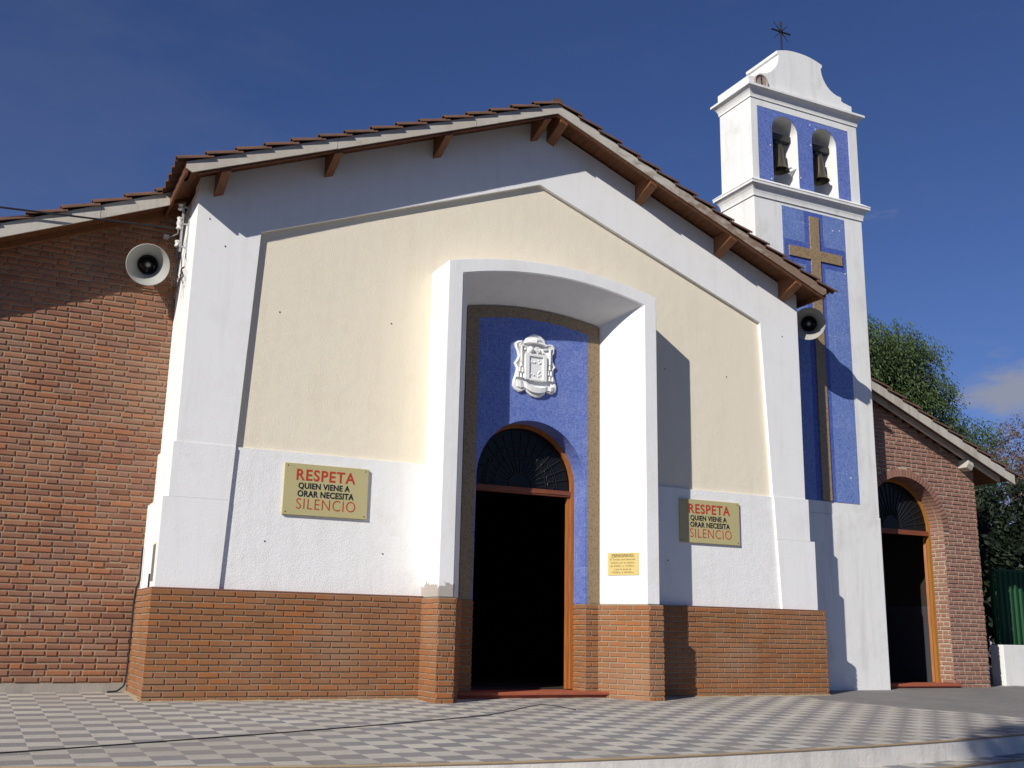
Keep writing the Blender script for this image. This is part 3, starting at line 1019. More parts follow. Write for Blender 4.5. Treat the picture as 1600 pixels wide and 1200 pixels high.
def sloped_board(mb, x0, z0, x1, z1, y0, y1, t0, t1):
    """board following the slope from (x0,z0) to (x1,z1); t0..t1 = vertical offsets of its lower and upper face"""
    mb.prism_y([(x0, z0 + t0), (x1, z1 + t0), (x1, z1 + t1), (x0, z0 + t1)], y0, y1)


VO = -0.477
roof = None
mb = MB()
for s, xe in ((-1, -4.60), (1, 4.56)):
    ze = 7.463 - 0.4055 * abs(xe)
    tiled_slope(mb, 0, 7.463, xe, ze, VO - 0.012, 10.3, 15, seed=5 + s)
roof = mb.build('tiled_roof', TILE, nave, smooth=0.7)
ROOF_SHIFT = Vector((0.031, 0.057, 0.035))
mb = MB()
for k in range(26):
    y = VO - 0.05 + k * 0.4
    mb.lathe([(0.0, 0.0), (0.082, 0.0), (0.072, 0.43)], (0, y + .055, 7.463), (0, 1, 0), 18)
mb.build('ridge_tile', TILE, roof, smooth=0.7)
mb = MB()
for s in (-1, 1):
    sloped_board(mb, 0, 7.463, s * 4.52, 7.463 - .4055 * 4.52, -0.44, 10.3, -0.02, 0.012)
mb.build('roof_deck', SOFFIT, roof)
# fascia boards along the verge, in lengths
mb = MB()
for s, cuts in ((-1, (0, 1.15, 2.9, 4.555)), (1, (0, 1.9, 3.4, 4.44))):
    for a, b in zip(cuts[:-1], cuts[1:]):
        g = 0.003
        p = [(s * (a + (g if a else 0)), 7.463 - .4055 * a - .004), (s * (b - g), 7.463 - .4055 * b - .004), (s * (b - g), 7.463 - .4055 * b - .138), (s * (a + (g if a else 0)), 7.463 - .4055 * a - .138)]
        if b > 4.4:
            p = p[:2] + [(s * (b - g), 7.463 - .4055 * b - .075), (s * (b - .07), 7.463 - .4055 * (b - .07) - .138)] + p[3:]
        mb.prism_y(p, VO, VO + 0.022)
mb.build('fascia', FASCIA, roof)
# inner trim behind the fascia
mb = MB()
for s in (-1, 1):
    sloped_board(mb, 0.0, 7.463, s * 4.42, 7.463 - .4055 * 4.42, VO + .023, VO + .06, -0.165, -0.022)
mb.build('verge_rafter', SOFFIT, roof)
# eave boards
mb = MB()
for s, xe in ((-1, 4.555), (1, 4.44)):
    mb = MB()
    ze = 7.463 - .4055 * xe
    mb.box(min(s * xe, s * (xe - .025)), max(s * xe, s * (xe - .025)), VO + 0.024, 10.2, ze - .13, ze - .012)
    mb.build('eave_board', SOFFIT, roof)
# boarded soffit of the overhang, each board running to the verge
mb = MB()
for s in (-1, 1):
    t = 0.0
    while t < 4.38:
        a, b = t + .002, t + .093
        za, zb2 = 7.463 - .4055 * a, 7.463 - .4055 * b
        mb.prism_y([(s * a, za - .060), (s * b, zb2 - .060), (s * b, zb2 - .045), (s * a, za - .045)], VO + .061, 0.0)
        t += .095
    xe = 4.53 if s < 0 else 4.41
    t = 4.30
    while t < xe:
        b = min(t + .093, xe)
        za, zb2 = 7.463 - .4055 * t, 7.463 - .4055 * b
        mb.prism_y([(s * t, za - .060), (s * b, zb2 - .060), (s * b, zb2 - .046), (s * t, za - .046)], 0.0, 10.2)
        t += .095
mb.build('soffit_boards', SOFFIT, roof)


def purlin(name, x, zt, y0, y1, w, h, parent, slope, taper=0.40, mat=None, tip=0.50):
    """beam end: chamfered from below; top follows the roof slope"""
    mb = MB()
    hw = w / 2
    zl, zr2 = zt - slope * (-hw), zt - slope * hw
    vs = []
    sl_ = slope
    def pt(dx, y, dz):
        # section leans with the roof
        return (x + dx + dz * sl_ * .9 * 0, y, zt - sl_ * dx + dz)
    fr = [pt(-hw, y0, 0), pt(hw, y0, 0), pt(hw, y0, -h * tip), pt(-hw, y0, -h * tip)]
    mid = [pt(-hw, y0 + taper, 0), pt(hw, y0 + taper, 0), pt(hw, y0 + taper, -h), pt(-hw, y0 + taper, -h)]
    bk = [pt(-hw, y1, 0), pt(hw, y1, 0), pt(hw, y1, -h), pt(-hw, y1, -h)]
    vs = fr + mid + bk
    fs = [(0, 3, 2, 1)]
    for o_ in (0, 4):
        for k in range(4):
            fs.append((o_ + k, o_ + (k + 1) % 4, o_ + 4 + (k + 1) % 4, o_ + 4 + k))
    fs.append((8, 9, 10, 11))
    mb.add(vs, fs)
    o = mb.build(name, mat or BEAM, parent, bevel=0.004)
    return o


for x in (-4.12, -2.87, -1.50, -0.13, 0.11, 1.50, 2.82, 3.96):
    purlin('purlin', x, 7.463 - .4055 * abs(x) - .062, VO + .030, 0.25, 0.105, 0.272, roof, 0.4055 if x > 0 else -0.4055)

roof.location = roof.location + ROOF_SHIFT

# ------------------------------------------------------------------ aisle on the left
YL = 1.092
aisle = thing('brick_aisle', (-6.8, 3, 0), 'rustic red brick wall wing with a pale verge board, standing left of the white front', 'building')


def zl_(x):
    return 5.735 + 0.424 * (x + 4.45)


mb = MB()
mb.prism_y([(-10.5, 0.10), (-10.5, zl_(-10.5) - .12), (-4.29, zl_(-4.29) - .12), (-4.29, 0.10)], YL + 0.012, YL + 0.3)
mb.build('wall_mortar', MORTAR, aisle)
mb = MB()
lay_bricks(mb, (-10.5, YL + .012), (-4.30, YL + .012), (0, -1), 0.155, 5.84, 0.0678, (0.222, 0.108), joint=0.0145, depth=0.0135, jit=0.0035, cham=0.009, seed=11, top=lambda t: zl_(-10.5 + t) - 0.17)
mb.build('wall_brick', BRICK_OLD, aisle)
mb = MB()
mb.box(-10.5, -4.42, YL - 0.012, YL + 0.05, -0.1, 0.15)
mb.build('skirting', CEMENT, aisle)
mb = MB()
xe = -9.2
tiled_slope(mb, -4.31, zl_(-4.31), xe, zl_(xe), YL - 0.45 - .012, 10, 15, seed=9)
ar = mb.build('tiled_roof', TILE, aisle, smooth=0.7)
mb = MB()
for a, b in ((-4.50, -5.25), (-5.255, -7.3), (-7.305, -9.1)):
    mb.prism_y([(a, zl_(a) - .004), (b, zl_(b) - .004), (b, zl_(b) - .165), (a, zl_(a) - .165)], YL - .45, YL - .428)
mb.build('fascia', FASCIA_PALE, ar)
mb = MB()
sloped_board(mb, -4.31, zl_(-4.31), -9.1, zl_(-9.1), YL - .427, 9.9, -0.105, -0.07)
sloped_board(mb, -4.31, zl_(-4.31), -4.498, zl_(-4.498), YL - .45, YL - .429, -0.16, -0.004)
mb.build('soffit_boards', SOFFIT, ar)
mb = MB()
sloped_board(mb, -4.31, zl_(-4.31), -9.1, zl_(-9.1), YL - .07, YL + .012, -0.175, -0.107)
mb.build('wall_trim', BEAM, ar)

# ------------------------------------------------------------------ aisle on the right
YR = 0.978
wing = thing('brick_aisle', (7.6, 3, 0), 'red brick wing with an arched wooden doorway, standing right of the white tower', 'building')


def zr_(x):
    return 4.77 - 0.410 * (x - 6.43)


AC, AR, AZ = 7.215, 0.84, 2.53
AY = 0.30


def arch_iv(z):
    L = 8.86 - 6.2
    h = 0.0
    if z < AZ:
        h = AR + (0.0)
    elif z < AZ + AR + 0.125:
        h = math.sqrt(max(0, (AR + 0.125) ** 2 - (z - AZ) ** 2))
    if h <= 0:
        return [(0, L)]
    return [(0, AC - h - 6.2), (AC + h - 6.2, L)]


mb = MB()
wall_poly = [(6.2, 0.0), (AC - AR, 0.0)] + semi(AC, AR, AZ, 28) + [(AC + AR, 0.0), (8.85, 0.0), (8.85, zr_(8.85) - .14), (6.2, zr_(6.2) - .14)]
mb.prism_y(wall_poly, YR + .012, YR + AY)
mb.box(8.55, 8.849, YR + AY, 9, 0, 3.3)
mb.build('wall_mortar', MORTAR_PALE, wing)
mb = MB()
lay_bricks(mb, (6.2, YR + .012), (8.86, YR + .012), (0, -1), -0.02, 4.75, 0.0683, (0.215, 0.10), joint=0.017, depth=0.014, jit=0.003, cham=0.006, seed=15, intervals=arch_iv, top=lambda t: zr_(6.2 + t) - .16)
lay_bricks(mb, (8.849, YR + .0), (8.849, 3.0), (1, 0), -0.02, 3.3, 0.0683, (0.215, 0.10), joint=0.017, depth=0.012, jit=0.003, cham=0.006, seed=16)
lay_bricks(mb, (AC + AR, YR + .0), (AC + AR, YR + AY), (-1, 0), -0.02, AZ, 0.0683, (0.215, 0.10), joint=0.017, depth=0.012, jit=0.003, cham=0.006, seed=17)
# arch ring of bricks on edge, and their soffits
nv = 42
for i in range(nv):
    a0 = PI * (i + .13) / nv
    a1 = PI * (i + .87) / nv
    rnd = random.Random(i)
    dj = rnd.uniform(-.003, .003)
    for (ya, yb, rin, rout) in ((YR - .012 + dj, YR + .10, AR - .012, AR + .112), (YR + .115, YR + AY, AR - .012, AR + .05)):
        pts = [(AC + q * math.cos(a), AZ + q * math.sin(a)) for q, a in ((rin, a0), (rout, a0), (rout, a1), (rin, a1))]
        mb.prism_y(pts, ya, yb)
mb.build('wall_brick', BRICK_PALE, wing)
mb = MB()
VR = 0.655
tiled_slope(mb, 6.33, zr_(6.33), 9.56, zr_(9.56), VR - .010, 9, 10, seed=19)
wr = mb.build('tiled_roof', TILE, wing, smooth=0.7)
mb = MB()
for a, b in ((6.322, 7.9), (7.903, 9.46)):
    p = [(a, zr_(a) - .004), (b, zr_(b) - .004), (b, zr_(b) - .16), (a, zr_(a) - .16)]
    mb.prism_y(p, VR, VR + .022)
mb.build('fascia', FASCIA_PALE, wr)
mb = MB()
sloped_board(mb, 6.32, zr_(6.32), 9.45, zr_(9.45), VR + .023, 8.8, -0.095, -0.06)
mb.build('soffit_boards', SOFFIT, wr)
mb = MB()
sloped_board(mb, 6.34, zr_(6.34), 9.28, zr_(9.28), YR - .17, YR - .12, -0.185, -0.096)
mb.build('verge_rafter', FASCIA_PALE, wr)
purlin('purlin', 8.56, zr_(8.56) - .19, YR - .22, YR + .1, 0.12, 0.13, wr, 0.41, 0.05, FASCIA_PALE)
# door of the right aisle
YQ = YR + AY - 0.06
mb = MB()
fo_ = [(AC - AR + .01, 0.12)] + semi(AC, AR - .01, AZ, 28) + [(AC + AR - .01, 0.12)]
fi_ = [(AC - AR + .065, 0.12)] + semi(AC, AR - .065, AZ, 28) + [(AC + AR - .065, 0.12)]
mb.prism_y(fo_ + fi_[::-1], YQ + .03, YQ + .08)
mb.build('door_frame', wood('amber_door_wood', (0.42, 0.19, 0.035), (0.30, 0.12, 0.025), (25, 25, 2), 0.45), wing)
mb = MB()
mb.box(AC - AR + .09, AC + AR - .085, YQ + .012, YQ + .08, 2.46, 2.535)
mb.build('transom', TRANS, wing)
mb = MB()
mb.prism_y(semi(AC, AR - .09, 2.58, 24) + [(AC + AR - .09, 2.536), (AC - AR + .09, 2.536)], YQ + .05, YQ + .058)
fan2 = mb.build('fanlight', GLASS, wing)
mb = MB()
for i in range(1, 20):
    a = PI * i / 20
    mb.tube([(AC + 0.2 * math.cos(a), YQ + .042, 2.56 + .2 * math.sin(a)), (AC + .74 * math.cos(a), YQ + .042, 2.56 + .74 * math.sin(a))], 0.008, 6)
mb.tube([(AC + .2 * math.cos(PI * i / 20), YQ + .042, 2.56 + .2 * math.sin(PI * i / 20)) for i in range(21)], 0.008, 6)
mb.tube([(AC + .5 * math.cos(PI * i / 20), YQ + .042, 2.56 + .5 * math.sin(PI * i / 20)) for i in range(21)], 0.006, 6)
mb.build('fan_bars', RAYM, fan2)
DARKW = wood('dark_brown_door_wood', (0.22, 0.085, 0.038), (0.14, 0.055, 0.025), (25, 25, 2), 0.45)
for s, dv, mat_ in ((-1, Vector((0.97, 0.24, 0)), DARKW), (1, Vector((0.80, 0.60, 0)), DOORW)):
    dv.normalize()
    nv2 = Vector((-dv.y, dv.x, 0))
    c0 = Vector((AC + s * (AR - .06), YQ + .12, 0))
    ln_ = 0.74
    mb = MB()
    mb.obox(c0 + dv * ln_ / 2 + Vector((0, 0, 1.29)), dv * ln_ / 2, nv2 * .022, Vector((0, 0, 1.16)))
    for z0, z1 in ((0.25, 0.9), (1.05, 1.65), (1.78, 2.36)):
        mb.obox(c0 + dv * ln_ / 2 + Vector((0, 0, (z0 + z1) / 2)), dv * ln_ * .36, nv2 * .034, Vector((0, 0, (z1 - z0) / 2)))
    mb.build('door_leaf', mat_, wing)
mb = MB()
mb.box(AC - AR + .04, AC + AR + .05, YR - .10, YR + AY + .1, 0.085, 0.125)
mb.box(AC - AR + .06, AC + AR - .0, YR - .07, YR + AY, -0.1, 0.0845)
mb.build('threshold', STEPRED, wing, bevel=0.006)
# vestibule seen through the doorway: white wall over dark tiled dado
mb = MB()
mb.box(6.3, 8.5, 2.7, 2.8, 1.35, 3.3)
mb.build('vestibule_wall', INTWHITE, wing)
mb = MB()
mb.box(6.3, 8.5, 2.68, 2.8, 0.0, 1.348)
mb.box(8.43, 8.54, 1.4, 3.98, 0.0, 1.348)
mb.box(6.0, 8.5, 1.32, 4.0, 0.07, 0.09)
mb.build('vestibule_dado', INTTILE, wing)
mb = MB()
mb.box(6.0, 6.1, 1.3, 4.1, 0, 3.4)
mb.box(8.44, 8.54, 1.4, 3.95, 1.35, 3.3)  # right wall coloured dark so that no bright sun patch shows on it
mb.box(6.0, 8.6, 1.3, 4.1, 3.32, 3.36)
mb.build('vestibule_ceiling', INTSHADE, wing)

# ------------------------------------------------------------------ bell tower
YT = 0.645
XT0, XT1 = 4.093, 6.317
TD = 0.79
tower = thing('bell_tower', (5.2, 1.04, 0), 'tall white bell tower with blue mosaic panels and gold cross', 'bell tower')
mb = MB()
mb.box(XT0, XT1, YT, YT + TD, 2.6, 7.60)
mb.box(XT0 - .0, XT1 + .010, YT - .010, YT + TD + .010, -0.3, 2.598)
mb.build('tower_shaft', TOWERW, tower, bevel=0.006)
PXA, PXB, PZA, PZB = 4.636, 5.925, 2.785, 7.42
cxm, cw_, bw = 5.272, 0.093, 0.10
ch0, ch1 = 6.605, 6.775
cl, cr_ = 4.742, 5.822
# dark outline of the cross as a U-shaped ring, pale field cut round it
dark = [(cxm - cw_ - bw, PZA), (cxm - cw_ - bw, ch0 - bw), (PXA + .02, ch0 - bw), (PXA + .02, ch1 + bw), (cxm - cw_ - bw, ch1 + bw), (cxm - cw_ - bw, PZB), (cxm + cw_ + bw, PZB), (cxm + cw_ + bw, ch1 + bw), (PXB - .02, ch1 + bw), (PXB - .02, ch0 - bw), (cxm + cw_ + bw, ch0 - bw), (cxm + cw_ + bw, PZA)]
mb = MB()
YM = YT - 0.006
mb.prism_y(dark, YM, YT + .004)
mb.build('dark_mosaic_outline', DBLUE, tower)
mb = MB()
L0, R0 = cxm - cw_ - bw, cxm + cw_ + bw
mb.prism_y([(PXA, PZA), (L0, PZA), (L0, ch0 - bw), (PXA + .02, ch0 - bw), (PXA + .02, ch1 + bw), (L0, ch1 + bw), (L0, PZB), (PXA, PZB)], YM, YT + .004)
mb.prism_y([(PXB, PZA), (R0, PZA), (R0, ch0 - bw), (PXB - .02, ch0 - bw), (PXB - .02, ch1 + bw), (R0, ch1 + bw), (R0, PZB), (PXB, PZB)], YM, YT + .004)
mb.build('blue_mosaic_panel', TBLUE, tower)
mb = MB()
mb.prism_y([(cxm - cw_, PZA + .01), (cxm - cw_, ch0), (cl, ch0), (cl, ch1), (cxm - cw_, ch1), (cxm - cw_, 7.335), (cxm + cw_, 7.335), (cxm + cw_, ch1), (cr_, ch1), (cr_, ch0), (cxm + cw_, ch0), (cxm + cw_, PZA + .01)], YM - .022, YM - .0005)
mb.build('mosaic_cross', TGOLD, tower)


def cornice(mb, z_list):
    """swept moulding round the tower; z_list = [(offset, z), ...] from bottom to top"""
    vs = []
    for o_, z in z_list:
        vs += [(XT0 - o_, YT - o_, z), (XT1 + o_, YT - o_, z), (XT1 + o_, YT + TD + o_, z), (XT0 - o_, YT + TD + o_, z)]
    m = len(z_list)
    fs = []
    for i in range(m - 1):
        for k in range(4):
            fs.append((4 * i + k, 4 * i + (k + 1) % 4, 4 * i + 4 + (k + 1) % 4, 4 * i + 4 + k))
    fs.append((3, 2, 1, 0))
    fs.append((4 * m - 4, 4 * m - 3, 4 * m - 2, 4 * m - 1))
    mb.add(vs, fs)


mb = MB()
cornice(mb, [(0.018, 7.475), (0.018, 7.50), (0.022, 7.53), (0.035, 7.575), (0.058, 7.615), (0.092, 7.645), (0.105, 7.65), (0.105, 7.69), (0.112, 7.692), (0.112, 7.705), (0.02, 7.775)])
mb.build('lower_cornice', TOWERW, tower)
mb = MB()
cornice(mb, [(0.015, 9.165), (0.015, 9.19), (0.02, 9.215), (0.035, 9.255), (0.06, 9.29), (0.095, 9.315), (0.108, 9.318), (0.108, 9.355), (0.02, 9.40)])
mb.build('upper_cornice', TOWERW, tower)
# belfry with two through arches
BZ0, BZ1 = 7.775, 9.165
op = [(4.510, 5.035, 8.715), (5.335, 5.860, 8.70)]


def comb(x0, x1, z0, z1):
    p = [(x0, z0)]
    for a, b, zs in op:
        r = (b - a) / 2
        p += [(a, z0)] + semi((a + b) / 2, r, zs, 20) + [(b, z0)]
    p += [(x1, z0), (x1, z1), (x0, z1)]
    return p


MXA, MXB, MZ1 = 4.218, 6.128, 9.045
mb = MB()
mb.prism_y(comb(XT0, XT1, BZ0, BZ1), YT + .012, YT + TD)
ring = [(XT0, BZ0), (MXA, BZ0), (MXA, MZ1), (MXB, MZ1), (MXB, BZ0), (XT1, BZ0), (XT1, BZ1), (XT0, BZ1)]
mb.prism_y(ring, YT, YT + .0118)
mb.build('belfry', TOWERW, tower)
mb = MB()
mb.prism_y(comb(MXA, MXB, BZ0, MZ1), YT + .004, YT + .0115)
mb.build('belfry_mosaic', mosaic('chipped_blue_mosaic', [(r * 1.0, g * 1.0, b_) for r, g, b_ in BLUES], (0.40, 0.46, 0.66), 0.024, 0.003, 0.25), tower)
# curved parapet
prof = [(0.0, 10.225), (0.12, 10.222), (0.24, 10.208), (0.36, 10.180), (0.485, 10.140), (0.485, 10.085), (0.455, 10.065)]
for i in range(9):
    t = i / 8
    prof.append((0.455 + 0.40 * (t ** 1.6) , 10.045 - 0.40 * (1 - (1 - t) ** 1.8)))
prof += [(0.875, 9.64), (0.875, 9.575), (0.93, 9.555), (1.095, 9.53), (1.095, 9.39)]
PCX = 5.155
pp = [(PCX + x, z) for x, z in prof] + [(PCX - x, z) for x, z in prof[::-1][:-1]]
mb = MB()
mb.prism_y(pp, YT - .0, YT + TD)
mb.build('parapet', TOWERW, tower, bevel=0.008)
# iron cross on top
mb = MB()
cz_ = 10.83
cc = Vector((5.13, 1.04, cz_))
mb.tube([(5.13, 1.04, 10.1), (5.13, 1.04, 11.02)], 0.015, 8)
mb.tube([cc - Vector((0.20, 0, 0)), cc + Vector((0.20, 0, 0))], 0.014, 8)
for s in (-1, 1):
    for t in (-1, 1):
        mb.tube([cc, cc + Vector((s * .155, 0, t * .155))], 0.010, 6, 0.004)
mb.lathe([(0.0, -.025), (.03, -.018), (.036, 0), (.03, .018), (0, .025)], cc, (0, -1, 0), 14)
mb.build('iron_cross', IRON, tower, smooth=0.8)
# round vent with a broken cover at the foot of the parapet
mb = MB()
mb.lathe([(0.0, .012), (.105, .012), (.118, .03), (.13, .03), (.135, -.01)], (4.31, YT - .004, 9.465), (0, -1, 0), 24)
vent = mb.build('round_vent', plaster('pinkish_cement', (0.34, 0.27, 0.24), (0.25, 0.2, 0.18), .4, 50, .6), tower, smooth=0.6)
mb = MB()
mb.prism_y([(4.305, 9.55), (4.322, 9.55), (4.316, 9.50), (4.326, 9.47), (4.32, 9.40), (4.306, 9.40), (4.312, 9.47), (4.302, 9.50)], YT - .026, YT - .0165)
mb.build('vent_crack', RUBBER, vent)

# ------------------------------------------------------------------ bells
for k, (bx, lab, zt) in enumerate(((4.795, 'bronze bell with pale lever at its rim, in the left belfry arch', 8.585), (5.645, 'bronze bell without a lever, in the right belfry arch', 8.585))):
    b = thing('bell', (bx, YT + .22, zt), lab, 'bell', 'bells in the tower arches')
    by = YT + .22
    mb = MB()
    pr = [(q * .80, h) for q, h in [(0.0, 0.0), (0.06, -.005), (0.095, -.03), (0.108, -.08), (0.113, -.16), (0.120, -.24), (0.136, -.32), (0.165, -.39), (0.205, -.44), (0.222, -.455), (0.212, -.462), (0.195, -.452), (0.155, -.38), (0.12, -.28), (0.10, -.10), (0.0, -.05)]]
    mb.lathe(pr, (bx, by, zt), (0, 0, 1), 32)
    mb.build('bell_body', BRONZE, b, smooth=0.8)
    mb = MB()
    mb.tube([(bx, by, zt - .05), (bx, by, zt - .42)], 0.012, 8)
    mb.lathe([(0, -.03), (.03, -.015), (.036, 0), (.03, .02), (0, .035)], (bx, by, zt - .44), (0, 0, 1), 14)
    mb.build('clapper', IRON, b, smooth=0.8)
    mb = MB()
    a0, a1, _ = op[k]
    mb.box(a0 - .02, a1 + .02, by - .055, by + .055, zt + .06, zt + .17)
    mb.box(bx - .07, bx + .07, by - .03, by + .03, zt - .005, zt + .062)
    mb.build('yoke', DARKMETAL, b, bevel=.006)
    if k == 0:
        mb = MB()
        mb.tube([(bx + .13, by - .06, zt - .50), (bx + .27, by - .16, zt - .41)], 0.018, 8, 0.026)
        mb.tube([(bx + .12, by - .05, zt - .43), (bx + .19, by - .10, zt - .40)], 0.018, 8)
        mb.build('lever', STEEL, b)


# ------------------------------------------------------------------ lettering
def text_mesh(name, body, size, bold=0.0, sx=1.0, parent=None, mat=None, origin=(0, 0, 0), ax=(1, 0, 0), az=(0, 0, 1), width=None, height=None, space=1.0):
    cu = bpy.data.curves.new(name, 'FONT')
    cu.body = body
    cu.size = size
    cu.offset = bold
    cu.extrude = 0.0015
    cu.align_x = 'LEFT'
    cu.resolution_u = 4
    cu.space_character = space
    tmp = bpy.data.objects.new('tmp', cu)
    col.objects.link(tmp)
    dg = bpy.context.evaluated_depsgraph_get()
    me = bpy.data.meshes.new_from_object(tmp.evaluated_get(dg))
    bpy.data.objects.remove(tmp)
    bpy.data.curves.remove(cu)
    xs_ = [v.co.x for v in me.vertices]
    ys_ = [v.co.y for v in me.vertices]
    x0, x1, y0, y1 = min(xs_), max(xs_), min(ys_), max(ys_)
    kx = (width / (x1 - x0)) if width else sx
    ky = (height / (y1 - y0)) if height else 1.0
    ax, az = Vector(ax), Vector(az)
    nv_ = ax.cross(az)
    O = Vector(origin)
    for v in me.vertices:
        p = O + ax * ((v.co.x - x0) * kx) + az * ((v.co.y - (y0 if height else 0)) * ky) + nv_ * (v.co.z)
        v.co = p
    me.name = name
    return link(name, me, mat, parent)


def silence_sign(xc, zc, label):
    w, h = 0.968, 0.570
    y = DPL - 0.030
    s = thing('notice_board', (xc, DPL, zc), label, 'sign', 'silence notices on the front wall')
    mb = MB()
    mb.box(xc - w / 2, xc + w / 2, y, DPL - .001, zc - h / 2, zc + h / 2)
    mb.build('board', SIGN, s, bevel=0.003)
    for dx in (-1, 1):
        for dz in (-1, 1):
            mb = MB()
            mb.lathe([(0, .004), (.006, .003), (.008, -.001)], (xc + dx * (w / 2 - .035), y, zc + dz * (h / 2 - .03)), (0, -1, 0), 10)
            mb.build('screw', DARKMETAL, s)
    x0, zt = xc - w / 2, zc + h / 2
    yt = y - .001
    text_mesh('red_heading', 'RESPETA', 0.16, 0.0026, parent=s, mat=SIGNRED, origin=(x0 + .135, yt, zt - .185), width=0.675, height=0.126, space=1.12)
    text_mesh('black_line', 'QUIEN VIENE A', 0.09, 0.0024, parent=s, mat=SIGNBLACK, origin=(x0 + .162, yt, zt - .288), width=0.59, height=0.079, space=1.05)
    text_mesh('black_line', 'ORAR NECESITA', 0.09, 0.0024, parent=s, mat=SIGNBLACK, origin=(x0 + .157, yt, zt - .366), width=0.645, height=0.071, space=1.05)
    text_mesh('red_footing', 'SILENCIO', 0.15, -0.0022, parent=s, mat=SIGNRED, origin=(x0 + .150, yt, zt - .500), width=0.675, height=0.116, space=1.1)
    return s


silence_sign(-2.637, 2.265, 'khaki RESPETA silence notice in full sun, on the wall between corner pilaster and porch')
silence_sign(2.619, 2.252, 'khaki RESPETA silence notice crossed by the shadow of the porch')

# small plaque on the splayed reveal
A = Vector((PI_R, PY, 0))
B = Vector((NR, NB + .06, 0))
dr = (A - B).normalized()      # from the wall out to the front edge = left to right in the picture
nr_ = dr.cross(Vector((0, 0, 1)))
if nr_.x > 0:
    nr_ = -nr_
B0 = Vector((PI_R, PY, 0)) - dr * 0.525
pl = thing('plaque', (1.11, -.23, 1.62), 'small pale yellow PEREGRINO plaque on the sunlit white reveal beside the door', 'plaque')
mb = MB()
cpl = B0 + dr * 0.21 + Vector((0, 0, 1.624)) + nr_ * 0.004
mb.obox(cpl, dr * 0.21, nr_ * 0.005, Vector((0, 0, 0.137)))
mb.build('plate', PLAQUE, pl, bevel=0.001)
lines = [('PEREGRINO', 0.050, .055, 0.042, 0.30, .0012), ('El Templo permanecerá', 0.04, .03, 0.091, 0.345, 0), ('abierto por la mañana', 0.04, .045, 0.131, 0.315, 0), ('de 8:00hs. a 13:00hs.', 0.04, .035, 0.171, 0.325, 0), ('y por la tarde de', 0.04, .085, 0.211, 0.235, 0), ('16:00hs. a 20:00hs.', 0.04, .055, 0.249, 0.30, 0)]
for body, size, xo, zo, wd, bo in lines:
    text_mesh('inscription', body, size * .8, bo, parent=pl, mat=PLAQUETXT, origin=B0 + dr * xo + Vector((0, 0, 1.761 - zo)) + nr_ * 0.0098, ax=dr, az=(0, 0, 1), width=wd)
mb = MB()
mb.obox(B0 + dr * 0.205 + Vector((0, 0, 1.711)) + nr_ * .0095, dr * 0.16, nr_ * .001, Vector((0, 0, .003)))
mb.build('underline', PLAQUETXT, pl)

# ------------------------------------------------------------------ coat of arms
CR = [(-0.033, 4.477), (0.046, 4.464), (0.109, 4.416), (0.137, 4.331), (0.172, 4.364), (0.226, 4.368), (0.262, 4.332), (0.258, 4.266), (0.228, 4.213), (0.228, 4.165), (0.256, 4.104), (0.283, 4.075), (0.248, 4.038), (0.244, 3.973), (0.272, 3.896), (0.29, 3.818), (0.278, 3.752), (0.234, 3.719), (0.181, 3.721), (0.141, 3.748), (0.119, 3.702), (0.067, 3.664), (-0.002, 3.652), (-0.081, 3.67), (-0.134, 3.711), (-0.16, 3.755), (-0.185, 3.713), (-0.245, 3.694), (-0.297, 3.723), (-0.328, 3.775), (-0.321, 3.838), (-0.293, 3.921), (-0.277, 4.002), (-0.313, 4.061), (-0.279, 4.105), (-0.255, 4.164), (-0.273, 4.226), (-0.3, 4.278), (-0.306, 4.325), (-0.267, 4.355), (-0.215, 4.366), (-0.189, 4.334), (-0.155, 4.403), (-0.095, 4.452)]
arms = thing('coat_of_arms', (-.02, NB, 4.06), 'white plaster coat of arms with bishop hat and tassels on the blue mosaic', 'coat of arms')
mb = MB()
yp = NB - 0.035
n = len(CR)
inner = [(-.02 + (x + .02) * .93, 4.06 + (z - 4.06) * .95) for x, z in CR]
inner2 = [(-.02 + (x + .02) * .86, 4.06 + (z - 4.06) * .91) for x, z in CR]
vs = [(x, NB - .001, z) for x, z in CR] + [(x, yp + .010, z) for x, z in CR] + [(x, yp, z) for x, z in inner] + [(x, yp + .012, z) for x, z in inner2]
fs = []
for o_ in (0, n, 2 * n):
    for k in range(n):
        fs.append((o_ + k, o_ + n + k, o_ + n + (k + 1) % n, o_ + (k + 1) % n))
fs.append(tuple(range(3 * n, 4 * n)))
mb.add(vs, fs)
o = mb.build('scrolled_field', RELIEF, arms)
bm = bmesh.new()
bm.from_mesh(o.data)
bmesh.ops.recalc_face_normals(bm, faces=bm.faces)
if sum(f.normal.y * f.calc_area() for f in bm.faces) > 0:
    bmesh.ops.reverse_faces(bm, faces=bm.faces)
for f in bm.faces:
    f.smooth = True
for e in bm.edges:
    if len(e.link_faces) == 2 and e.calc_face_angle(0) > 0.9:
        e.smooth = False
bm.to_mesh(o.data)
bm.free()
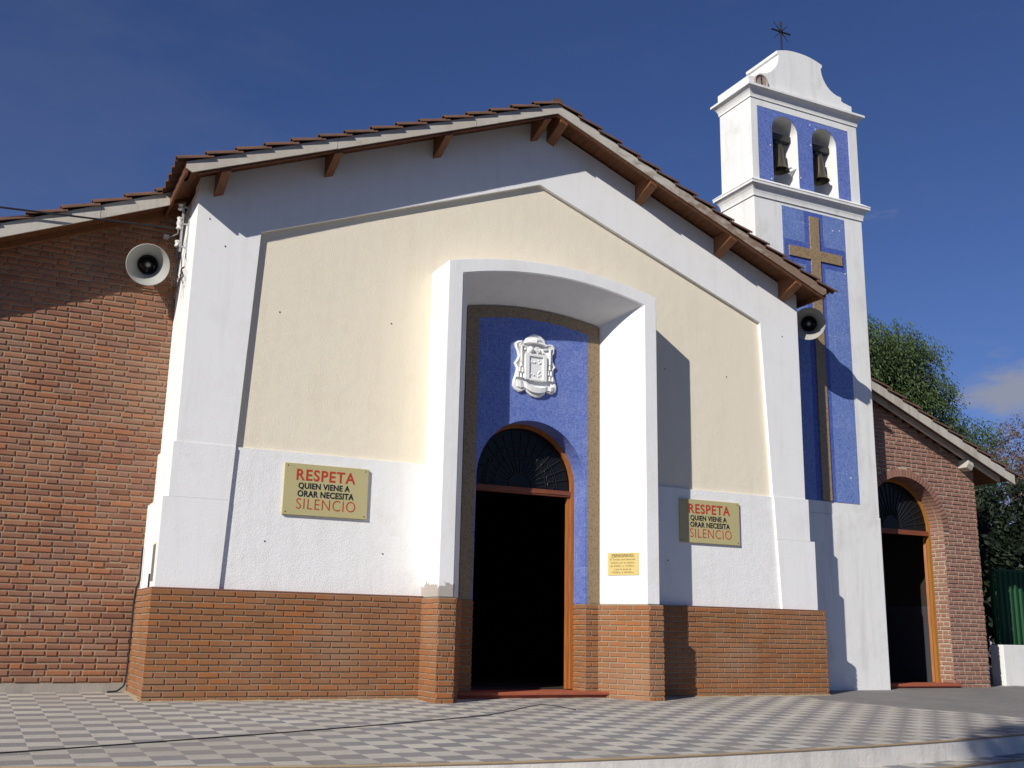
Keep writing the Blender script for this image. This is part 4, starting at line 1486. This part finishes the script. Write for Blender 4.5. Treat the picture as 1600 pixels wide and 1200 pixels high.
# hat: a low dome with a brim
mb = MB()
seg, rows = 24, 8
for (cx0, cz0, rx, rz, ry) in ((-.022, 4.355, .125, .075, .05),):
    vs = []
    for j in range(rows + 1):
        ph = PI / 2 * j / rows
        for i in range(seg + 1):
            th = PI * i / seg
            vs.append((cx0 - rx * math.cos(th) * math.cos(ph), yp + .01 - ry * math.sin(ph) * (0.35 + .65 * math.sin(th)), cz0 + rz * math.sin(th) * math.cos(ph)))
    fs = [(j * (seg + 1) + i, j * (seg + 1) + i + 1, (j + 1) * (seg + 1) + i + 1, (j + 1) * (seg + 1) + i) for j in range(rows) for i in range(seg)]
    mb.add(vs, fs)
mb.tube([(-.022 - .15 * math.cos(PI * i / 16), yp - .012, 4.325 + .028 * math.sin(PI * i / 16)) for i in range(17)], 0.020, 8)
mb.build('hat', RELIEF, arms, smooth=1.2)
# shield with raised frame
mb = MB()
mb.box(-.155, .112, yp - .014, yp + .012, 3.872, 4.185)
mb.build('shield', RELIEF, arms, bevel=.006)
mb = MB()
for x0, x1, z0, z1 in ((-.175, -.115, 3.862, 4.195), (.078, .132, 3.862, 4.205), (-.113, .076, 4.168, 4.205), (-.113, .076, 3.855, 3.880)):
    mb.box(x0, x1, yp - .032, yp + .01, z0, z1)
for x, z in ((-.085, 4.10), (-.035, 4.10), (.02, 4.12), (.045, 4.10), (.03, 4.09), (-.085, 3.94), (-.05, 3.93), (.02, 3.96), (.045, 3.94), (.015, 3.92), (.03, 3.98)):
    mb.lathe([(0, .014), (.010, .010), (.015, 0)], (x, yp - .013, z), (0, -1, 0), 8)
mb.box(-.092, -.03, yp - .024, yp - .012, 4.085, 4.097)
mb.build('shield_frame', RELIEF, arms, bevel=.005)
# mitre, cross staff head, cords and tassels
mb = MB()
mb.lathe([(0, .055), (.02, .05), (.04, .03), (.048, 0), (.04, -.03), (0, -.04)], (-.10, yp - .01, 4.245), (0, -.7, 1), 14)
for rr_ in (.034, .016):
    mb.tube([(-.0 + rr_ * math.cos(2 * PI * i / 16), yp - .016, 4.262 + rr_ * math.sin(2 * PI * i / 16)) for i in range(17)], .008, 6)
mb.tube([(0, yp - .014, 4.23), (0, yp - .014, 4.20)], .010, 6)
for x, z in ((-.165, 4.258), (.06, 4.245), (.085, 4.235)):
    mb.lathe([(0, .022), (.014, .014), (.018, 0)], (x, yp + .004, z), (0, -1, 0), 10)
mb.build('mitre_and_staff', RELIEF, arms, smooth=0.9)
for s, xa, zt in ((-1, -.222, 4.30), (1, .183, 4.30)):
    mb = MB()
    mb.tube([(xa - s * .10, yp - .004, zt - .02), (xa - s * .03, yp - .006, zt - .005), (xa, yp - .01, zt)], .009, 6)
    mb.tube([(xa + .024 * math.cos(2 * PI * i / 14), yp - .006, zt + .024 * math.sin(2 * PI * i / 14)) for i in range(15)], .009, 6)
    mb.tube([(xa, yp - .01, zt), (xa, yp - .01, 4.09)], .013, 6)
    zz = 4.085
    for row, cnt in ((0, 1), (1, 2), (2, 3)):
        for i in range(cnt):
            xx = xa + (i - (cnt - 1) / 2) * .042
            z0 = zz - row * .072
            mb.lathe([(0, .03), (.012, .022), (.013, .0), (.019, -.03), (0, -.036)], (xx, yp - .006, z0 - .03), (0, 0, 1), 8)
            if row < 2:
                for q in (-1, 1):
                    mb.tube([(xx, yp - .006, z0 - .06), (xx + q * .021, yp - .006, z0 - .08)], .006, 5)
    mb.build('tassels', RELIEF, arms, smooth=0.9)
# ribbon below the shield
mb = MB()
pts_t = [(-.285, 3.845), (-.235, 3.83), (-.19, 3.845), (-.15, 3.80), (-.09, 3.775), (-.02, 3.768), (.05, 3.772), (.12, 3.79), (.16, 3.815), (.20, 3.80), (.24, 3.815)]
pts_b = [(-.27, 3.765), (-.225, 3.75), (-.18, 3.765), (-.14, 3.735), (-.085, 3.712), (-.02, 3.703), (.05, 3.708), (.115, 3.728), (.155, 3.755), (.195, 3.745), (.235, 3.76)]
dep = [.012, .022, .010, .026, .034, .036, .034, .026, .010, .022, .012]
vs = [(x, yp - d_, z) for (x, z), d_ in zip(pts_t, dep)] + [(x, yp - d_ * .8, z) for (x, z), d_ in zip(pts_b, dep)] + [(x, yp + .012, z) for x, z in pts_t] + [(x, yp + .012, z) for x, z in pts_b]
q = len(pts_t)
fs = []
for i in range(q - 1):
    fs += [(i, i + q, i + q + 1, i + 1), (i + 2 * q, i, i + 1, i + 2 * q + 1), (i + q, i + 3 * q, i + 3 * q + 1, i + q + 1)]
fs += [(0, 2 * q, 3 * q, q), (q - 1, 2 * q - 1, 4 * q - 1, 3 * q - 1)]
mb.add(vs, fs)
mb.build('ribbon', RELIEF, arms)


# ------------------------------------------------------------------ horn loudspeakers
def horn(mouth, aim, wall_pt, label):
    mouth, aim = Vector(mouth), Vector(aim).normalized()
    h = thing('horn_loudspeaker', mouth, label, 'loudspeaker', 'horn loudspeakers under the eaves')
    mb = MB()
    outp = [(0.075, -.40), (0.085, -.34), (0.105, -.26), (0.130, -.18), (0.160, -.10), (0.198, -.035), (0.228, .0), (0.240, .004), (0.242, .012), (0.236, .016), (0.226, .006), (0.193, -.04), (0.153, -.105), (0.123, -.185), (0.098, -.265), (0.078, -.345), (0.065, -.39), (0, -.39)]
    mb.lathe(outp, mouth, aim, 40)
    mb.build('horn', HORN, h, smooth=0.9)
    mb = MB()
    mb.lathe([(0.117, -.20), (0.097, -.265), (0.077, -.345), (0.064, -.386), (0, -.386)], mouth, aim, 40)
    mb.build('throat_shade', DARKMETAL, h, smooth=0.9)  # dark shell added to imitate the shade deep in the horn
    mb = MB()
    mb.lathe([(0.0, -.13), (.014, -.132), (.026, -.145), (.030, -.17), (.026, -.23), (.018, -.38)], mouth, aim, 20)
    mb.build('centre_plug', HORN, h, smooth=0.9)
    mb = MB()
    mb.lathe([(0, -.50), (.06, -.495), (.068, -.48), (.068, -.41), (.058, -.395), (0, -.395)], mouth, aim, 24)
    mb.build('driver', DARKMETAL, h, smooth=0.6)
    side = aim.cross(Vector((0, 0, 1))).normalized()
    pv = mouth - aim * .33
    mb = MB()
    for s in (-1, 1):
        mb.tube([pv + side * s * .075, pv + side * s * .085 - Vector((0, 0, .12)), pv - Vector((0, 0, .15)) + side * s * .03], .008, 6)
    mb.tube([pv - Vector((0, 0, .15)), Vector(wall_pt)], .014, 8)
    mb.lathe([(0, .012), (.04, .012), (.045, -.004)], wall_pt, (0, -1, 0), 14)
    mb.build('bracket', STEEL, h)


horn((-4.682, 0.74, 4.806), (-1.294 + .25, -12.19, -4.04), (-4.645, YL, 4.92), 'grey horn loudspeaker on the red brick wall left of the white front')
horn((4.567, 0.08, 5.313), (-10.6, -11.6, -4.6), (5.02, YT - .007, 5.50), 'grey horn loudspeaker on the tower mosaic, half hidden behind the right eave')

# ------------------------------------------------------------------ service wiring at the left corner
rk = thing('insulator_rack', (-4.33, 0.6, 5.3), 'steel rack with white porcelain insulators and loose wires on the corner under the eave', 'insulator rack')
RX, RY = -4.375, 0.55
mb = MB()
mb.box(RX - .012, RX + .012, RY - .012, RY + .012, 4.96, 5.56)
for z in (5.02, 5.30, 5.51):
    mb.box(RX, -4.297, RY - .010, RY + .010, z - .008, z + .008)
mb.box(-4.308, -4.297, RY - .02, RY + .02, 4.94, 5.58)
mb.build('steel_bar', STEEL, rk)
for z in (5.50, 5.335, 5.265, 5.05):
    mb = MB()
    mb.lathe([(0, .038), (.026, .036), (.032, .026), (.022, .008), (.022, -.008), (.032, -.026), (.026, -.036), (0, -.038)], (RX - .034, RY, z), (0, 0, 1), 16)
    mb.build('insulator', PORCELAIN, rk, smooth=0.7)
mb = MB()
rnd = random.Random(3)
for k in range(5):
    x, y, z = -4.335 - .02 * k, RY + .1 - .06 * k, 5.05
    pts = [(RX - .02, RY, 5.06)]
    for i in range(6):
        z -= rnd.uniform(.07, .13)
        pts.append((x + rnd.uniform(-.03, .012), y + rnd.uniform(-.06, .06), z))
    mb.tube(pts, .005, 5)
for k in range(5):
    a = rnd.uniform(0, 2 * PI)
    mb.tube([(-4.33, .38, 4.62), (-4.36, .38 + .06 * math.cos(a), 4.62 + .07 * math.sin(a)), (-4.34, .38 + .13 * math.cos(a + .4), 4.62 + .12 * math.sin(a + .4))], .006, 5)
mb.build('loose_wire', RUBBER, rk)
mb = MB()
mb.box(-4.52, -4.46, 0.92, 1.0, 5.24, 5.275)
mb.tube([(-4.46, .95, 5.255), (-4.40, .7, 5.22), (RX - .03, RY, 5.27)], .007, 5)
mb.build('wire_clamp', STEEL, rk)
mb = MB()
pts = []
for i in range(25):
    t = i / 24
    pts.append((-4.43 + (-10.5 + 4.43) * t, 0.58, 5.240 + (4.88 - 5.240) * t))
mb.tube(pts, .011, 6)
tag(mb.build('service_cable', RUBBER), 'black overhead service cable crossing the sky to the white corner', 'cable')
# cable down the corner to the pavement
mb = MB()
pts = [(-4.40, 1.0, 1.62), (-4.40, 0.98, 1.25), (-4.425, 1.02, 1.16), (-4.432, 1.045, 1.0), (-4.43, 1.045, .6), (-4.434, 1.04, .25), (-4.45, 1.03, .13), (-4.52, 1.0, .075), (-4.62, 1.0, .068)]
mb.tube(pts, .010, 6)
tag(mb.build('drop_cable', RUBBER), 'thin black cable running down the corner between rustic wall and brick base', 'cable')
# meter door in the pilaster's flank
mt = thing('meter_cabinet', (-4.38, .21, 1.4), 'small grey meter door set in the white corner just above the brick base', 'meter cabinet')
mb = MB()
mb.box(-4.385, -4.372, .12, .30, 1.22, 1.60)
mb.build('door', METERG, mt, bevel=.003)
mb = MB()
mb.box(-4.383, -4.3775, .10, .119, 1.20, 1.62)
mb.box(-4.383, -4.3775, .301, .32, 1.20, 1.62)
mb.box(-4.383, -4.3775, .119, .301, 1.601, 1.62)
mb.build('rim', CREAM, mt)
mb = MB()
mb.tube([(-4.385, .36, 1.16), (-4.385, .36, 1.30)], .012, 6)
mb.build('conduit', RUBBER, mt)

# thin cable across the paving, its door end arched to cast a smudged shadow
mb = MB()
L1 = [(-9.0, -4.7, 0), (-5.725, -3.431, 0), (-5.328, -3.305, 0), (-4.826, -3.125, 0), (-4.113, -2.868, 0), (-3.903, -2.80, 0), (-3.317, -2.575, 0), (-2.668, -2.315, 0), (-1.919, -1.99, 0), (-1.40, -1.74, 0), (-1.0, -1.49, .012), (-.8, -1.34, .022), (-.6, -1.20, .03), (-.48, -1.14, .03), (-.37, -1.19, .024), (-.29, -1.27, .014), (-.22, -1.40, 0)]
mb.tube([(x, y, gz(x, y) + .006 + z) for x, y, z in L1], .0048, 6)
tag(mb.build('floor_cable', RUBBER), 'thin black cable lying diagonally across the checkered paving, its end arched for a shadow', 'cable')

# ------------------------------------------------------------------ right of the church: low wall, green sheet fence
lw = MB()
lw.box(9.80, 22, 1.45, 1.72, -0.2, 0.735)
tag(lw.build('garden_wall', plaster('whitewashed_low_wall', (0.74, 0.73, 0.70), (0.5, 0.47, 0.42), .4, 40, .6), bevel=.01), 'low whitewashed wall in front of the green sheet fence', 'wall')
fe = thing('sheet_fence', (14, 2.4, 0), 'dark green corrugated metal fence behind the low white wall', 'fence')
mb = MB()
vs, fs = [], []
i = 0
x = 10.9
prof_ = [(0.0, 0), (.05, 0), (.07, .035), (.12, .035), (.14, 0)]
xsf = []
while x < 20:
    for dx, dy in prof_[:-1]:
        xsf.append((x + dx, 2.4 - dy))
    x += .14
for (x, y) in xsf:
    vs += [(x, y, 0.05), (x, y, 2.06)]
for i in range(len(xsf) - 1):
    fs.append((2 * i, 2 * i + 2, 2 * i + 3, 2 * i + 1))
mb.add(vs, fs)
sh = mb.build('corrugated_sheet', GREEN, fe)
mb = MB()
mb.box(10.86, 20, 2.37, 2.43, 2.06, 2.11)
mb.box(10.86, 20, 2.41, 2.46, 1.0, 1.06)
mb.build('rail', GREEN, fe)
for x in (10.88, 12.6, 15.1, 17.6):
    mb = MB()
    mb.box(x - .03, x + .03, 2.42, 2.49, 0, 2.1)
    mb.build('post', GREEN, fe)


# ------------------------------------------------------------------ trees
def tree(name, label, base, limbs, blobs, nleaf, lsize, mat, droop=0.5, seed=1, clump=14, aspect=2.6, group=None, density_r=(0.35, 1.0)):
    rnd = random.Random(seed)
    t = thing(name, base, label, 'tree', group)
    mb = MB()
    for pts, r0, r1 in limbs:
        mb.tube(pts, r0, 9, r1)
    mb.build('trunk', BARK, t, smooth=1.0)
    mb = MB()
    tot = sum(r[0] * r[1] * r[2] for _, r in blobs)
    for c, r in blobs:
        c = Vector(c)
        k = int(nleaf * r[0] * r[1] * r[2] / tot / clump)
        for _ in range(k):
            while True:
                d = Vector((rnd.gauss(0, 1), rnd.gauss(0, 1), rnd.gauss(0, 1)))
                if d.length > .1:
                    break
            d.normalize()
            q = rnd.uniform(*density_r) ** 0.6 * rnd.uniform(.86, 1.06)
            p = c + Vector((d.x * r[0], d.y * r[1], d.z * r[2])) * q
            # a hanging spray of leaflets
            dirv = (Vector((d.x, d.y, d.z * .6)) * (1 - droop) + Vector((rnd.uniform(-.3, .3), rnd.uniform(-.3, .3), -1.0)) * droop).normalized()
            for i in range(clump):
                o_ = p + dirv * (i * lsize * 0.62) + Vector((rnd.uniform(-1, 1), rnd.uniform(-1, 1), rnd.uniform(-1, 1))) * lsize * .75
                a = (dirv + Vector((rnd.uniform(-1, 1), rnd.uniform(-1, 1), rnd.uniform(-1, .5))) * .75).normalized()
                b = a.cross(Vector((rnd.uniform(-1, 1), rnd.uniform(-1, 1), rnd.uniform(-1, 1)))).normalized()
                l_, w_ = lsize * rnd.uniform(.7, 1.3), lsize / aspect * rnd.uniform(.7, 1.2)
                mb.add([o_, o_ + a * l_ * .5 + b * w_ * .5, o_ + a * l_, o_ + a * l_ * .5 - b * w_ * .5], [(0, 1, 2, 3)])
    mb.build('crown', mat, t)
    return t


tree('pepper_tree', 'large drooping green tree rising behind the right brick wing', (16.5, 11, 0),
     [([(16.5, 11, 0), (16.4, 11, 2.2), (16.0, 10.8, 4.2)], .34, .22), ([(16.0, 10.8, 4.2), (15.4, 10.5, 6), (15.2, 10.4, 8.2)], .2, .06), ([(16.2, 10.9, 3.8), (17.4, 10.6, 5.6), (18.4, 10.4, 7.0)], .18, .05), ([(16.1, 10.8, 4.0), (16.6, 11.4, 6.5), (17.0, 11.6, 8.4)], .16, .05)],
     [((16.1, 10, 8.75), (1.25, 1.4, 1.0)), ((17.0, 10, 9.0), (0.62, 0.8, 0.62)), ((17.75, 10, 8.9), (0.55, 0.8, 0.62)), ((14.6, 10, 8.6), (1.3, 1.4, 1.3)), ((17.2, 10, 7.9), (1.05, 1.3, 0.8)), ((16.2, 10, 7.4), (1.4, 1.5, 1.1)), ((18.15, 10, 7.7), (0.62, 0.9, 0.62)), ((17.9, 10, 6.7), (1.0, 1.2, 0.95)), ((16.4, 10, 6.2), (1.6, 1.5, 1.1)), ((19.65, 10, 6.75), (0.72, 0.8, 0.62)), ((18.9, 10, 6.3), (0.7, 0.8, 0.7)), ((19.0, 10, 8.15), (0.26, 0.3, 0.14)), ((17.6, 9.8, 5.2), (2.2, 1.5, 1.1)), ((19.9, 10, 5.7), (0.7, 0.8, 0.7)), ((14.6, 10, 6.6), (1.4, 1.4, 1.3))],
     130000, 0.10, LEAF, 0.62, 4, 8, 3.0, None, (0.12, 1.0))
tree('shaded_tree', 'dense tree filling the gap behind the green fence, shade put into its leaf colour', (17.5, 7.5, 0),
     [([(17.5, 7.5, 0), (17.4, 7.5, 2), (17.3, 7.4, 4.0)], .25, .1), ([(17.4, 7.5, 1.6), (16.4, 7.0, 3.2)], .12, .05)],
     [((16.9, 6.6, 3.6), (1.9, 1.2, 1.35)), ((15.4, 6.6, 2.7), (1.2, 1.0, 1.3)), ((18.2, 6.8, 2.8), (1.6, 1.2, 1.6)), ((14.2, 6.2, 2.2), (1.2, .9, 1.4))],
     26000, 0.17, LEAFSHADE, 0.4, 8, 10, 2.0)
tree('dry_tree', 'sparse pinkish brown tree at the far right beyond the wing roof', (27.5, 14, 0),
     [([(27.5, 14, 0), (27.4, 14, 3.0), (27.1, 14, 6.5)], .2, .06), ([(27.4, 14, 3.0), (28.2, 14, 5.2), (28.4, 14, 8.0)], .12, .03), ([(27.3, 14, 4.0), (26.3, 14, 5.8), (26.0, 14, 7.2)], .1, .02), ([(27.1, 14, 6.0), (27.4, 14, 7.4), (27.6, 14, 8.8)], .06, .015)],
     [((27.3, 14, 7.5), (1.5, 1.2, 1.2)), ((26.2, 14, 6.4), (1.0, .9, 1.0)), ((28.3, 14, 6.2), (1.4, 1.2, 1.6)), ((26.8, 14, 5.0), (1.2, 1.0, 1.0))],
     16000, 0.10, LEAFP, 0.3, 12, 8, 2.2)

# street tree standing left of the camera: its crown shades the lower right corner of the terrace
tree('street_tree', 'street tree on the pavement whose crown shades the right end of the terrace steps', (-9.2, -13.2, -0.99),
     [([(-9.2, -13.2, -.99), (-9.1, -13.1, 1.6), (-8.6, -12.7, 4.2)], .16, .11), ([(-8.6, -12.7, 4.2), (-7.4, -12.0, 6.0), (-7.0, -11.7, 7.3)], .1, .03), ([(-8.6, -12.7, 4.2), (-8.4, -12.3, 6.2), (-7.6, -12.0, 7.6)], .08, .03)],
     [((-6.9, -11.5, 7.2), (1.35, 1.25, 1.0)), ((-7.9, -12.2, 7.3), (1.1, .9, .9))], 26000, 0.13, LEAF, 0.3, 21, 8, 2.0)
